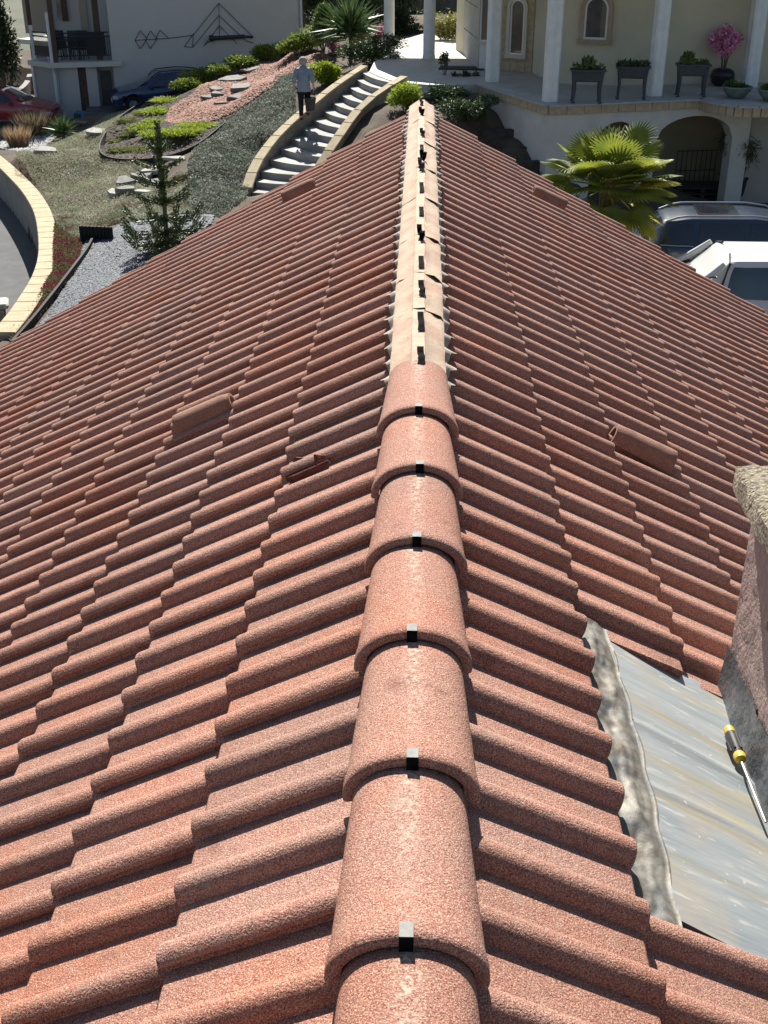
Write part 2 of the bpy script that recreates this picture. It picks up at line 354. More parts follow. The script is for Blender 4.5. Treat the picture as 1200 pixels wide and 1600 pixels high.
# one tile: roll in the middle, roll with the free (over-lapping) edge at +u, lower rib at -u
H = .033
def roll(u, c, h=H, hw=.0315):
    t = abs(u-c)/hw
    return h*(1-t**2.4)**.62 if t < 1 else 0
def prof_top(u):
    if u < -.105: return roll(u, -.15, .021, .020)-H
    return max(roll(u, 0), roll(u, .15))-H
def us(dense=True):
    L = [-.165, -.15, -.135, -.138, -.1325, -.1295, -.110]
    ts = (-1.02, -.985, -.9, -.76, -.5, -.2, .2, .5, .76, .9, .985, 1.02) if dense else (-1, -.85, -.5, 0, .5, .85, 1)
    L += [t*.0315 for t in ts]
    L += [.15+t*.0315 for t in ts if t <= .77]
    return L
def tile_mb(dense=True, cut=False):
    U = us(dense)
    if cut: U = [u for u in U if u > -.1]; U = [-.095]+U
    n = len(U); g = MB(); vs = []; fs = []
    rows = ([(0.0, -.006), (.002, -.002), (.007, 0), (.14, 0), (.28, 0), (.395, 0)] if dense else [(0.0, -.004), (.006, 0), (.39, 0)])
    for v, dz in rows: vs += [(u, v, prof_top(u)+dz) for u in U]
    for r in range(len(rows)-1):
        for i in range(n-1): fs.append((r*n+i, r*n+i+1, (r+1)*n+i+1, (r+1)*n+i))
    b0 = len(vs); th = .018
    # underside: front edge row and back row
    for v in (0.001, .395):
        vs += [(u, v, prof_top(u)-(th if u < .165 else .007)) for u in U]
    for i in range(n-1):
        fs.append((i+1, i, b0+i, b0+i+1)); fs.append((b0+i+1, b0+i, b0+n+i, b0+n+i+1))
    last = (len(rows)-1)*n
    col = [r*n+n-1 for r in range(len(rows))]; fs.append(tuple(col[::-1])+(b0+n-1, b0+2*n-1)) if False else None
    fs.append(tuple(col)+(b0+2*n-1, b0+n-1)); col = [r*n for r in range(len(rows))]; fs.append(tuple(col[::-1])+(b0, b0+n))
    g.add(vs, fs); return g
TILE_ME = tile_mb().mesh('tile', M_tile, 50); TILE_CUT = tile_mb(cut=True).mesh('tile', M_tile, 50)
AT = AL-math.atan(STEP/GA)
def tile_matrix(side, course, Y, jit=0, lift=0):
    o_ = RP(side, S0+course*GA, lift, Y)
    y = Vector((-side*math.cos(AT), 0, math.sin(AT))); x = Vector((0, side, 0)); z = x.cross(y)
    m = Matrix(((x.x, y.x, z.x, o_.x), (x.y, y.y, z.y, o_.y), (x.z, y.z, z.z, o_.z), (0, 0, 0, 1)))
    if jit:
        m = m @ Matrix.Translation((random.gauss(0, .0012), random.gauss(0, .003), random.gauss(0, .001))) @ Matrix.Rotation(random.gauss(0, .004), 4, 'Z') @ Matrix.Rotation(random.gauss(0, .0035), 4, 'X')
    return m
tiles = []
for side, Y0, par in ((-1, 3.5988, 0), (1, 2.363, 1)):
    for kk in range(-44, 40):
        if (kk & 1) != par: continue
        Y = Y0-kk*PITCH
        if Y < -.6 or Y > (8.76 if side < 0 else 8.60): continue
        for c in range(0, 15):
            if side > 0 and c >= 1 and kk in (1, 3, 5) and c <= 4: continue
            m = tile_matrix(side, c, Y, 1)
            if side < 0 and c == 1 and abs(Y-7.9) < .16: m = tile_matrix(side, c-1, Y, 1, .02) @ Matrix.Translation((0, -.22, -.02)) if False else m
            p = m @ Vector((.07, .15, -.02)); q = proj(p)
            infr = q[2] > .3 and -60 < q[0] < 1260 and -40 < q[1] < 1680
            tiles.append((not infr, (p-CAM).length, m, side, c, kk))
tiles.sort(key=lambda t: (t[0], t[1]))
TH = HI
for t in tiles[:300]:
    child('tile', TILE_CUT if (t[3] > 0 and t[5] == -1 and 1 <= t[4] <= 4) else TILE_ME, roof, mw=TH @ t[2])
low = tile_mb(True); lv = np.array(low.v); lf = low.f; V = []; F = []
far = MB()
for t in tiles[300:]:
    b = len(far.v); M4 = np.array(TH @ t[2]); q = lv @ M4[:3, :3].T + M4[:3, 3]
    far.v += [tuple(a) for a in q]; far.f += [tuple(b+i for i in f) for f in lf]; far.mi += [0]*len(lf)
o = child('tile_courses', far.mesh('tile_courses', M_tile, 50), roof); o['kind'] = 'stuff'

# half-roll ventilation tiles standing on the slopes
M_vent = mat('vent_clay', (.19, .085, .060), .9, (.33, .19, .13), 300, .6, 260, col3=(.15, .08, .06), s3=9, bdist=.004)
def vent(side, s, Y, rot):
    g = MB(); n = 12; vs = []; fs = []
    st = [(-.0, .046, .062), (.006, .051, .069), (.03, .051, .069), (.20, .047, .060), (.24, .043, .053)]
    for v, hw, h in st:
        vs += [(-hw*math.cos(math.pi*i/n), v, h*max(0.0,math.sin(math.pi*i/n))**.8-.03) for i in range(n+1)]
    for v, hw, h in ((.24, .032, .041), (.0, .036, .050)):
        vs += [(-hw*math.cos(math.pi*i/n), v, h*max(0.0,math.sin(math.pi*i/n))**.8-.03) for i in range(n+1)]
    k = n+1
    for r in range(6):
        for i in range(n): fs.append((r*k+i, r*k+i+1, (r+1)*k+i+1, (r+1)*k+i))
    for i in range(n): fs.append((6*k+i, 6*k+i+1, i+1, i))
    g.add(vs, fs)
    o_ = RP(side, s, .012, Y); y = Vector((-side*math.cos(AT+R(2)), 0, math.sin(AT+R(2)))); x = Vector((0, side, 0)); z = x.cross(y)
    m = Matrix(((x.x, y.x, z.x, o_.x), (x.y, y.y, z.y, o_.y), (x.z, y.z, z.z, o_.z), (0, 0, 0, 1))) @ Matrix.Rotation(rot, 4, 'Z')
    o = child('vent_tile', g.mesh('vent_tile', M_vent, 50), roof, mw=HI @ m)
    o['label'] = 'raised half-round vent tile lying over the rolls'
vent(-1, 1.04, 4.09, R(2)); vent(1, 1.04, 3.83, R(-4)); vent(-1, 1.05, 7.95, R(1)); vent(1, 1.10, 7.90, R(-1))
# broken tile and sherds lying in the first course on the left
M_sherd = mat('sherd_clay', (.14, .045, .03), .85, (.09, .032, .024), 40, .5, 200)
g = MB()
for i, (ds, dY, L_) in enumerate(((0, 0, .14), (.012, -.022, .13), (.03, -.040, .12))):
    p0 = RP(-1, .455-ds, -.030+.004*i, 3.125+dY); p1 = RP(-1, .455-ds-L_, -.036+.004*i, 3.13+dY)
    g.tube([p0, p1], [.009, .006], 5)
g.tube([RP(-1, .34, -.012, 3.07), RP(-1, .33, .006, 3.085), RP(-1, .31, -.015, 3.10)], [.004, .010, .003], 5)
g.tube([RP(-1, .44, -.02, 3.17), RP(-1, .41, -.008, 3.17), RP(-1, .37, -.026, 3.165)], [.006, .012, .004], 5)
o = hchild('broken_tile', g, M_sherd, 0, roof); o['label'] = 'broken red clay sherds wedged between two rolls'

# ridge tiles (half-round, each lip over the next one below)
CY0, CD = 1.1454, .3741
def cap_mb():
    g = MB(); n = 26
    rows = [(-.012, .0), (-.009, .006), (0, .0085), (.016, .0085), (.040, .0045), (.10, .001), (.25, -.007), (.375, -.014), (.43, -.0155)]
    def arc(off, i):   # flattened half circle; off enlarges
        a = math.pi*i/n; hw, hh = .1075+off, .087+off
        return -hw*math.cos(a), hh*max(0.0,math.sin(a))**.92-.065
    vs = []; fs = []; k = n+1
    for v, off in rows: vs += [(arc(off, i)[0], v, arc(off, i)[1]) for i in range(k)]
    for v, off in ((.43, -.029), (-.010, -.010)): vs += [(arc(off, i)[0], v, arc(off, i)[1]) for i in range(k)]
    R_ = len(rows)+2
    for r in range(R_-1):
        for i in range(n): fs.append((r*k+i, r*k+i+1, (r+1)*k+i+1, (r+1)*k+i))
    for i in range(n): fs.append(((R_-1)*k+i, (R_-1)*k+i+1, i+1, i))
    c = [r*k for r in range(R_)]; fs.append(tuple(c)); fs.append(tuple(x+n for x in c[::-1]))
    g.add(vs, fs); return g
CAP_ME = cap_mb().mesh('ridge_tile', M_cap, 60)
M_clip = mat('blackened_metal', (.005, .005, .006), .85, (.009, .009, .009), 60, .2, 120, spec=.03)
M_clipg = mat('bright_metal', (.15, .155, .145), .6, (.21, .205, .19), 60, 0, spec=.2)
def clip_mb():
    g = MB(); w_ = .0098; z0 = .0305
    P = [(.016, z0-.000), (.006, z0+.003), (-.014, z0+.0035), (-.0165, z0-.001), (-.0165, z0-.034), (-.012, z0-.046)]
    vs = []; 
    for y, z in P: vs += [(-w_, y, z), (w_, y, z)]
    for y, z in P: vs += [(-w_, y+.002, z-.002), (w_, y+.002, z-.002)]
    n = len(P); 
    g.k = 1; g.add(vs, [(0, 1, 3, 2), (2, 3, 5, 4)]); g.k = 0
    fs = [(2*i, 2*i+1, 2*i+3, 2*i+2) for i in range(2, n-1)]+[(2*i, 2*i+2, 2*n+2*i+2, 2*n+2*i) for i in range(n-1)]+[(2*i+3, 2*i+1, 2*n+2*i+1, 2*n+2*i+3) for i in range(n-1)]
    g.add(vs, fs); return g
CLIP_ME = clip_mb().mesh('clip', [M_clip, M_clipg], 20)
JX = [0, -.002, .001, -.003, .001, .006, .002]
for i, kk in enumerate(range(-1, 6)):
    Y = CY0+kk*CD
    m = Matrix.Translation((random.gauss(0, .0015), Y+.012, 0)) @ Matrix.Rotation(random.gauss(0, .006), 4, 'Z')
    c = child('ridge_tile', CAP_ME, house, mw=HI @ m)
    child('clip', CLIP_ME, c, loc=(JX[i], 0, 0))

# uncovered ridge: cream roll membrane over the ridge batten, pleated skirt, bent black clips
M_mem = mat('cream_membrane', (.40, .305, .22), .85, (.32, .24, .17), 6, .35, 60, col3=(.35, .20, .14), s3=9, lo=.45, hi=.7)
M_memb = mat('batten_tape', (.44, .37, .29), .8, (.36, .29, .21), 12, .3, 90)
M_skirt = mat('white_skirt', (.38, .32, .265), .7, (.26, .205, .16), 30, .2, 80)
def surf_n(side, Y):    # tile surface height (n) under the skirt, near s~.12 .. .2, for this slope
    Y0 = 3.5988 if side < 0 else 2.363
    u = (Y-Y0) % PITCH; u = min(u, PITCH-u); return roll(u, 0)-H
YM0, YM1 = 3.36, 8.76; seg = []
cut = [3.36, 3.98, 4.43, 5.00, 5.72, 6.42, 7.16, 7.95, 8.76]
for a, b in zip(cut[:-1], cut[1:]):
    n = max(4, int((b-a)/.07)); over = .035
    def fn(u, v, a=a, b=b):
        Y = a-over*0+(b-a+over)*v; z_lift = .0015*(1-v)
        xs = [-.088, -.078, -.056, -.024, -.020, .020, .024, .056, .078, .088]; zs = [-.046, -.036, -.024, -.004, .002, .002, -.004, -.024, -.036, -.046]
        i = round(u*9); w_ = .0025*math.sin(Y*31+i*2.1)+.0015*math.sin(Y*67+i)
        sag = .009*max(0, 1-v*6)*(1 if i >= 7 else 0)*(1 if a > 3.5 else 0)
        return (xs[i]+w_*.5, Y, zs[i]+z_lift+w_+sag)
    g = MB(); g.grid(fn, 9, n)
    o = hchild('membrane_strip', g, M_mem, 25)
g = MB(); g.box((0, (YM0+YM1)/2, -.05), (.05, YM1-YM0-.02, .09)); hchild('ridge_batten', g, M_memb, 0)
for side in (-1, 1):
    g = MB(); n = 430
    def fn(u, v, side=side):
        Y = YM0-.05+(YM1-YM0+.05)*v; s_in, s_out = .096, .128+.006*math.sin(Y*5.1+side)
        if side > 0 and abs(Y-4.12) < .05 or side > 0 and abs(Y-7.7) < .04: s_out += .012
        nn = surf_n(side, Y)*(.25+.75*u)
        Y0 = 3.5988 if side < 0 else 2.363
        ph = ((Y-Y0)/PITCH) % 1.0
        s = s_in+(s_out-s_in)*u*(.75+.6*(1-ph if side < 0 else 1-ph))
        return RP(side, s, nn*1.0-.026*STEP/.025*(.06)+.004*math.sin(Y*90)*u+.004, Y)
    g.grid(fn, 4, n); hchild('pleated_skirt', g, M_skirt, 60)
def mclip(Y, x, L_, bend, tilt):
    g = MB(); w_ = .0105; P = []
    n = 9
    for i in range(n):
        t = i/(n-1); P.append((Y+L_*(t-.5), .010+bend*.030*math.sin(t*math.pi*1.5)**2+tilt*t, x+bend*.008*math.sin(t*5)))
    vs = []
    for y, z, xx in P: vs += [(xx-w_, y, z), (xx+w_, y, z), (xx+w_, y, z-.002), (xx-w_, y, z-.002)]
    fs = []
    for i in range(n-1): fs += [(4*i, 4*i+1, 4*i+5, 4*i+4), (4*i+3, 4*i+7, 4*i+6, 4*i+2), (4*i+1, 4*i+2, 4*i+6, 4*i+5), (4*i, 4*i+4, 4*i+7, 4*i+3)]
    fs += [(0, 3, 2, 1), (4*n-4, 4*n-3, 4*n-2, 4*n-1)]
    g.add(vs, fs)
    o = hchild('clip', g, M_clip, 0)
    # nail head
    g = MB(); g.lathe([(.0042, 0), (.0042, .002), (.001, .003)], (x, Y-.012, .0105+bend*.012), 8); g.m = Matrix()
    g.v = [tuple(HI @ Vector(v)) for v in g.v]; g.build('nail', M_clipg, o)
for Y, x, L_, b_, t_ in ((3.46, .009, .10, .3, .012), (3.79, .008, .12, .2, .018), (4.17, .010, .12, .4, .010), (4.53, .007, .11, .1, .012), (4.93, .004, .11, .9, .014), (5.38, .006, .13, .1, .006), (5.87, .006, .17, .2, .006), (6.38, .002, .20, 1.1, .0), (6.62, .012, .07, 1.3, .0), (6.92, .004, .15, .1, .004), (7.38, .006, .13, .8, .0), (8.13, .000, .12, 1.2, .0), (8.57, -.002, .16, .6, .008)):
    mclip(Y, x, L_, b_, t_)

# zinc flashing and crumpled lead beside the chimney
def zinc():
    m = bpy.data.materials.new('zinc_sheet'); m.use_nodes = True; t = m.node_tree; N = t.nodes; L = t.links; b = N['Principled BSDF']
    b.inputs['Roughness'].default_value = .55; b.inputs['Metallic'].default_value = .1
    geo = N.new('ShaderNodeNewGeometry'); mp = N.new('ShaderNodeMapping'); mp.inputs['Rotation'].default_value = (0, 0, R(-8)); mp.inputs['Scale'].default_value = (1.2, 9, 1.2)
    L.new(geo.outputs['Position'], mp.inputs[0])
    def noise(sc, dt, v):
        n = N.new('ShaderNodeTexNoise'); n.inputs['Scale'].default_value = sc; n.inputs['Detail'].default_value = dt; L.new(v, n.inputs['Vector']); return n.outputs['Fac']
    def mixr(f, lo, hi, a, c):
        q = N.new('ShaderNodeMapRange'); q.inputs[1].default_value = lo; q.inputs[2].default_value = hi; L.new(f, q.inputs[0])
        x = N.new('ShaderNodeMix'); x.data_type = 'RGBA'; L.new(q.outputs[0], x.inputs[0])
        for i, v in ((6, a), (7, c)):
            if hasattr(v, 'links'): L.new(v, x.inputs[i])
            else: x.inputs[i].default_value = (*v, 1)
        return x.outputs[2]
    c = mixr(noise(3, 8, mp.outputs[0]), .34, .70, (.205, .232, .245), (.28, .298, .30))
    c = mixr(noise(5, 4, geo.outputs['Position']), .50, .68, c, (.29, .27, .235))
    c = mixr(noise(2.1, 2, mp.outputs[0]), .60, .70, c, (.30, .28, .205))
    c = mixr(noise(9, 6, mp.outputs[0]), .60, .66, c, (.36, .36, .345))
    c = mixr(noise(60, 3, geo.outputs['Position']), .70, .74, c, (.45, .44, .42))
    sx = N.new('ShaderNodeSeparateXYZ'); L.new(geo.outputs['Position'], sx.inputs[0])
    for yc, wd, st_ in ((2.185, .016, .85), (1.985, .030, .5), (1.865, .012, .8), (2.36, .012, .5), (1.70, .02, .4)):
        a1 = N.new('ShaderNodeMath'); a1.operation = 'MULTIPLY_ADD'; L.new(sx.outputs[0], a1.inputs[0]); a1.inputs[1].default_value = .06; L.new(sx.outputs[1], a1.inputs[2])
        a2 = N.new('ShaderNodeMath'); a2.operation = 'MULTIPLY_ADD'; L.new(noise(6, 3, geo.outputs['Position']), a2.inputs[0]); a2.inputs[1].default_value = .03; L.new(a1.outputs[0], a2.inputs[2])
        a3 = N.new('ShaderNodeMath'); a3.operation = 'SUBTRACT'; L.new(a2.outputs[0], a3.inputs[0]); a3.inputs[1].default_value = yc+.053
        a4 = N.new('ShaderNodeMath'); a4.operation = 'ABSOLUTE'; L.new(a3.outputs[0], a4.inputs[0])
        q = N.new('ShaderNodeMapRange'); q.inputs[1].default_value = 0; q.inputs[2].default_value = wd; q.inputs[3].default_value = st_; q.inputs[4].default_value = 0; L.new(a4.outputs[0], q.inputs[0])
        x = N.new('ShaderNodeMix'); x.data_type = 'RGBA'; L.new(q.outputs[0], x.inputs[0]); L.new(c, x.inputs[6]); x.inputs[7].default_value = (.27, .23, .14, 1); c = x.outputs[2]
    L.new(c, b.inputs['Base Color'])
    bn = N.new('ShaderNodeBump'); bn.inputs['Strength'].default_value = .25; bn.inputs['Distance'].default_value = .01
    L.new(noise(4, 4, mp.outputs[0]), bn.inputs['Height']); L.new(bn.outputs[0], b.inputs['Normal']); return m
M_zinc = zinc()
M_lead = mat('crumpled_lead', (.115, .118, .115), .6, (.215, .20, .17), 12, .3, 40, metal=.15, col3=(.105, .08, .055), s3=14, spec=.3)
Y_a, Y_b = 1.535, 2.445
def wav(Y): return .004*math.sin(Y*23)+.003*math.sin(Y*41+1)
g = MB()
def fz(u, v):
    Y = Y_a+(Y_b-Y_a)*v-.03*(1-v)*u; s0 = .562+.02*math.sin(v*3); s = s0+(1.50-s0)*u
    seam = .006*math.exp(-((v-.62)/.014)**2)+.004*math.exp(-((v-.40)/.012)**2)
    return RP(1, s, -.052+seam+.003*math.sin(s*9+Y*7)+.010*max(0, v-.9)*u, Y)
g.grid(fz, 60, 90)
vs = [fz(i/60, 0) for i in range(61)]; vs += [v-Vector((0, 0, .02)) for v in vs]; g.add([tuple(v) for v in vs], [(61+i, 62+i, i+1, i) for i in range(60)])
flash = hchild('flashing', g, M_zinc, 30)
from mathutils import noise as MN
g = MB()
def fl(u, v):
    Y = Y_a-.06+(Y_b-Y_a+.07)*v; s0 = .452; s1 = .572+.02*math.sin(v*3)+.004*math.sin(v*37); s = s0+(s1-s0)*u
    e = math.sin(math.pi*min(1, u*1.05))
    h = .012*MN.noise(Vector((s*26, Y*13, 3)))+.016*MN.noise(Vector((s*11, Y*7, 9)))+.006*MN.noise(Vector((s*60, Y*40, 1)))
    edge = .006*math.exp(-((u-.97)/.03)**2)
    return RP(1, s, -.062+e*h*.75+.014*e+.010*u+edge, Y)
g.grid(fl, 40, 190); hchild('lead_apron', g, M_lead, 80)
# chimney
M_rc = mat('roughcast', (.34, .245, .215), .9, (.42, .32, .285), 60, .7, 90, bdist=.008)
M_peb = mat('pebble_concrete', (.40, .34, .24), .9, (.20, .17, .13), 80, 1.0, 90, bdist=.03, lo=.45, hi=.6)
M_leadd = mat('base_lead', (.10, .11, .12), .6, (.16, .16, .17), 20, .5, 40, metal=.3)
CX0, CX1, CYA, CYB = .786, 1.26, 1.70, 2.465
zt = .035
ch = empty('chimney', HI @ Vector((1.02, 2.08, -.7)), None, None); ch.parent = house
del_keys = None
def cchild(name, mb, mats, smooth=35):
    mb.v = [tuple(HI @ Vector(v) - Vector((ch.location))) for v in mb.v]; return mb.build(name, mats, ch, smooth)
g = MB()
def rough_side(p, q, z0, z1, nx_, nz_):
    d = (Vector(q)-Vector(p)); nrm = Vector((d.y, -d.x, 0)).normalized()
    def f(u, v):
        b = Vector(p)+d*u; z = z0+(z1-z0)*v; e = 0 if u in (0, 1) else .004*MN.noise(Vector((b.x*40, b.y*40, z*40)))
        return b+nrm*e+Vector((0, 0, z))
    g.grid(f, nx_, nz_)
for p, q in (((CX0, CYB, 0), (CX0, CYA, 0)), ((CX0, CYA, 0), (CX1, CYA, 0)), ((CX1, CYA, 0), (CX1, CYB, 0)), ((CX1, CYB, 0), (CX0, CYB, 0))): rough_side(p, q, -1.0, zt, 40, 50)
cchild('stack', g, M_rc, 60)
g = MB()   # lead base band following the slope
vs = []
for (x, y) in ((CX0-.006, CYB+.006), (CX0-.006, CYA-.006)):
    zb = -x*math.tan(AL)-.075
    for i in range(9): pass
def band(u, v):
    Y = CYB+.006+(CYA-.012-CYB)*u; zb = -(CX0)*math.tan(AL)-.06; top = .135+.018*MN.noise(Vector((Y*14, 0, 5)))+.03*(u*.6)
    return (CX0-.006-.012*(1-v)**2+.002*math.sin(Y*40), Y, zb+top*v)
g.grid(band, 60, 8)
cchild('base_flashing', g, M_leadd, 60)
g = MB()
def slab(cx, cy, lx, ly, z0, z1, amp):
    nn = 26
    def side(i):   # closed rounded rectangle in n points
        t = i/(4*nn); e = int(t*4); f = t*4-e
        return [(-1+2*f, -1), (1, -1+2*f), (1-2*f, 1), (-1, 1-2*f)][e % 4]
    rings = []
    for z, ins in ((z0, .02), (z0+.008, 0), (z1-.015, 0), (z1, .014)):
        rings.append([(cx+side(i)[0]*(lx/2-ins), cy+side(i)[1]*(ly/2-ins), z) for i in range(4*nn)])
    for q in (.75, .5, .25, .02): rings.append([(cx+side(i)[0]*(lx/2-.014)*q, cy+side(i)[1]*(ly/2-.014)*q, z1+.01*(1-q)) for i in range(4*nn)])
    vs = [];
    for r in rings:
        for p in r:
            h = amp*MN.noise(Vector(p)*45); vs.append((p[0]+h, p[1]+h, p[2]+h))
    m_ = 4*nn; fs = [(r*m_+i, r*m_+(i+1) % m_, (r+1)*m_+(i+1) % m_, (r+1)*m_+i) for r in range(len(rings)-1) for i in range(m_)]
    fs.append(tuple(range(m_-1, -1, -1))); g.add(vs, fs)
slab((CX0+CX1)/2+.012, (CYA+CYB)/2, CX1-CX0+.11, CYB-CYA+.10, zt+.001, zt+.072, .006)
cchild('cap_slab', g, M_peb, 40)
g = MB(); g.lathe([(.085, 0), (.095, .01), (.095, .035), (.085, .05), (.07, .06)], ((CX0+CX1)/2-.08, 2.30, zt+.085), 20); cchild('flue_ring', g, M_leadd)
g = MB(); 
for z in (-.10, -.145, -.19): g.box((CX0-.008, 2.08, z+.06), (.02, .22, .018))
cchild('vent_slat', g, mat('vent_wood', (.22, .08, .05), .6))
# screwdriver lying on the flashing against the chimney
p0 = RP(1, .868, -.030, 2.245); p1 = RP(1, .872, -.030, 2.12); p2 = RP(1, .862, -.030, 1.96)
sc = empty('screwdriver', p0, 'yellow and black handled screwdriver lying on the zinc sheet beside the chimney', 'screwdriver')
d = (p1-p0); Lh = .095
M_y = mat('yellow_plastic', (.52, .34, .015), .35, spec=.5); M_b = mat('black_rubber', (.02, .02, .022), .55); M_st = mat('steel_shaft', (.22, .22, .23), .3, metal=.8)
dd = d.normalized(); P = lambda t: dd*t*1.28; sc.scale = (1, 1, 1)
g = MB(); g.tube([P(0), P(.003), P(.016), P(.018)], [.007, .012, .0135, .013], 14); g.build('end_cap', M_y, sc)
g = MB(); g.tube([P(.018), P(.03), P(.05), P(.065), P(.073)], [.0135, .0155, .0145, .0135, .012], 14); g.build('handle', M_b, sc)
g = MB(); 
for i in range(6):
    a = i*math.pi/3; off = Vector((math.cos(a)*.0135, 0, math.sin(a)*.0135)); g.tube([P(.024)+off, P(.066)+off], .003, 6)
g.build('grip_rib', M_b, sc)
g = MB(); g.tube([P(.073), P(.078), P(.088), P(.093)], [.012, .0145, .013, .006], 14); g.build('collar', M_y, sc)
g = MB(); g.tube([P(.093), P(.235), P(.245)], [.0035, .0035, .0025], 8); g.build('shaft', M_st, sc)

# ================================================================== GARDEN: wall, stairs, slates, planting
M_cope = mat('coping_stone', (.33, .265, .165), .9, (.39, .325, .215), 5, .25, 60, island=.08)
M_rend = mat('grey_render', (.26, .245, .215), .9, (.20, .19, .17), 2.5, .3, 50, col3=(.20, .19, .17), s3=1.2)
def ribbon_pts(L, off):
    out = []
    for i, p in enumerate(L):
        d = (L[min(i+1, len(L)-1)]-L[max(i-1, 0)]); nrm = Vector((-d.y, d.x, 0)).normalized(); out.append(p+nrm*off)
    return out
def wall_along(L, w_, ztop, zbot):
    """solid wall following a line; ztop/zbot offsets from the line height or absolute (callable)"""
    A, B = ribbon_pts(L, w_/2), ribbon_pts(L, -w_/2); g = MB(); vs = []
    for a, b, p in zip(A, B, L):
        zt_ = ztop(p); zb = zbot(p); vs += [(a.x, a.y, zb), (a.x, a.y, zt_), (b.x, b.y, zt_), (b.x, b.y, zb)]
    n = len(L); fs = []
    for i in range(n-1):
        for k in range(4): fs.append((i*4+k, i*4+(k+1) % 4, i*4+4+(k+1) % 4, i*4+4+k))
    fs += [(3, 2, 1, 0), (4*n-4, 4*n-3, 4*n-2, 4*n-1)]; g.add(vs, fs); return g
def lenline(L):
    d = [0]
    for a, b in zip(L[:-1], L[1:]): d.append(d[-1]+(b-a).length)
    return d
def resample(L, step):
    d = lenline(L); n = max(1, round(d[-1]/step)); out = []
    for i in range(n+1):
        t = d[-1]*i/n; k = 0
        while k < len(L)-2 and d[k+1] < t: k += 1
        f = (t-d[k])/max(1e-6, d[k+1]-d[k]); out.append(L[k].lerp(L[k+1], f))
    return out
def coping(parent, L, w_, th, step, org, m=M_cope):
    P = resample(L, step)
    for i in range(len(P)-1):
        a, b = P[i], P[i+1]; d = b-a; l_ = d.length; dx = d.normalized(); nrm = Vector((-dx.y, dx.x, 0)).normalized(); up = dx.cross(nrm)
        if up.z < 0: up = -up
        g = MB(); e = .006; bb = .012; vs = []
        for z, ins in ((0, 0), (th-bb, 0), (th, bb)):
            for sx_, sy_ in ((0, -1), (1, -1), (1, 1), (0, 1)):
                vs.append(tuple(a-org+dx*((e+ins) if sx_ == 0 else (l_-e-ins))+nrm*sy_*(w_/2-ins)+Vector((0, 0, z+random.uniform(-.002, .002)))))
        g.add(vs, [(3, 2, 1, 0), (8, 9, 10, 11)]+[(r*4+k, r*4+(k+1) % 4, r*4+4+(k+1) % 4, r*4+4+k) for r in range(2) for k in range(4)])
        g.build('coping_stone', m, parent, 0)
o0 = WL[30]
gw = empty('garden_wall', (o0.x, o0.y, -7), 'curved rendered wall with pale stone coping round the driveway', 'wall')
g = wall_along(WL, .26, lambda p: p.z-.05, lambda p: -7.5); g.v = [tuple(Vector(v)-gw.location) for v in g.v]; g.build('wall_face', M_rend, gw, 30)
coping(gw, [p-Vector((0, 0, .05)) for p in WL], .42, .06, .60, gw.location)
# end pillar at the left edge
pp = at(3, 520, z=-6.0); g = MB(); pe = empty('gate_pillar', (pp.x-.05, pp.y, -7.1), 'short stone pillar with a flat cap at the end of the curved wall', 'pillar')
g.box((0, 0, .8), (.34, .34, 1.6), .3, .02); g.build('shaft', mat('pillar_stone', (.42, .36, .26), .9, (.30, .26, .2), 7, .6, 40), pe, 0)
g = MB(); g.box((0, 0, 1.66), (.50, .50, .10), .3, .03); g.build('cap_slab', mat('pillar_cap', (.50, .46, .38), .9, (.36, .33, .28), 9, .6, 50), pe, 0)

# stairs
M_step = mat('step_concrete', (.26, .255, .235), .85, (.33, .32, .30), 2.2, .2, 80)
st = empty('garden_stairs', SL[0].lerp(SR[0], .5)-Vector((0, 0, .3)), 'curved flight of pale concrete garden steps between two low coped walls', 'stairs')
NS = 14; org = st.location
for i in range(NS+1):
    t0 = i/NS; t1 = min(1, (i+1)/NS)
    def atl(L, t):
        q = t*(len(L)-1); k = min(int(q), len(L)-2); return L[k].lerp(L[k+1], q-k)
    a, b = atl(SL, t0), atl(SR, t0); c, d = atl(SL, min(1, t1+.02)), atl(SR, min(1, t1+.02))
    z = -5.42+.165*(i+1); z = min(z, -3.12)
    down = ((a+b)/2-(c+d)/2); down.z = 0; down.normalize()
    front = [a.lerp(b, k/10)+down*(.16*math.sin(math.pi*k/10)) for k in range(11)]
    back = [d.lerp(c, k/6)+down*-.10 for k in range(7)]
    nose = MB(); body = MB()
    poly = [(p.x-org.x, p.y-org.y) for p in front+back]
    g = MB(); g.prism(poly, z-.45-org.z, z-.04-org.z); 
    poly2 = [(p.x-org.x, p.y-org.y) for p in [q+down*.02 for q in front]+back]; g.prism(poly2, z-.038-org.z, z-org.z); g.build('step', M_step, st, 0)
lw = ribbon_pts(SL, .13); rw = ribbon_pts(SR, -.13)
for L, nm in ((lw, 'side_wall'), (rw, 'side_wall')):
    L2 = [Vector((p.x, p.y, p.z+.10)) for p in L]
    g = wall_along(L2, .20, lambda p: p.z, lambda p: p.z-1.3); g.v = [tuple(Vector(v)-org) for v in g.v]; g.build(nm, mat('stair_wall', (.30, .27, .22), .9, (.22, .20, .17), 4, .3, 50), st, 0)
    coping(st, L2, .27, .05, .62, org)

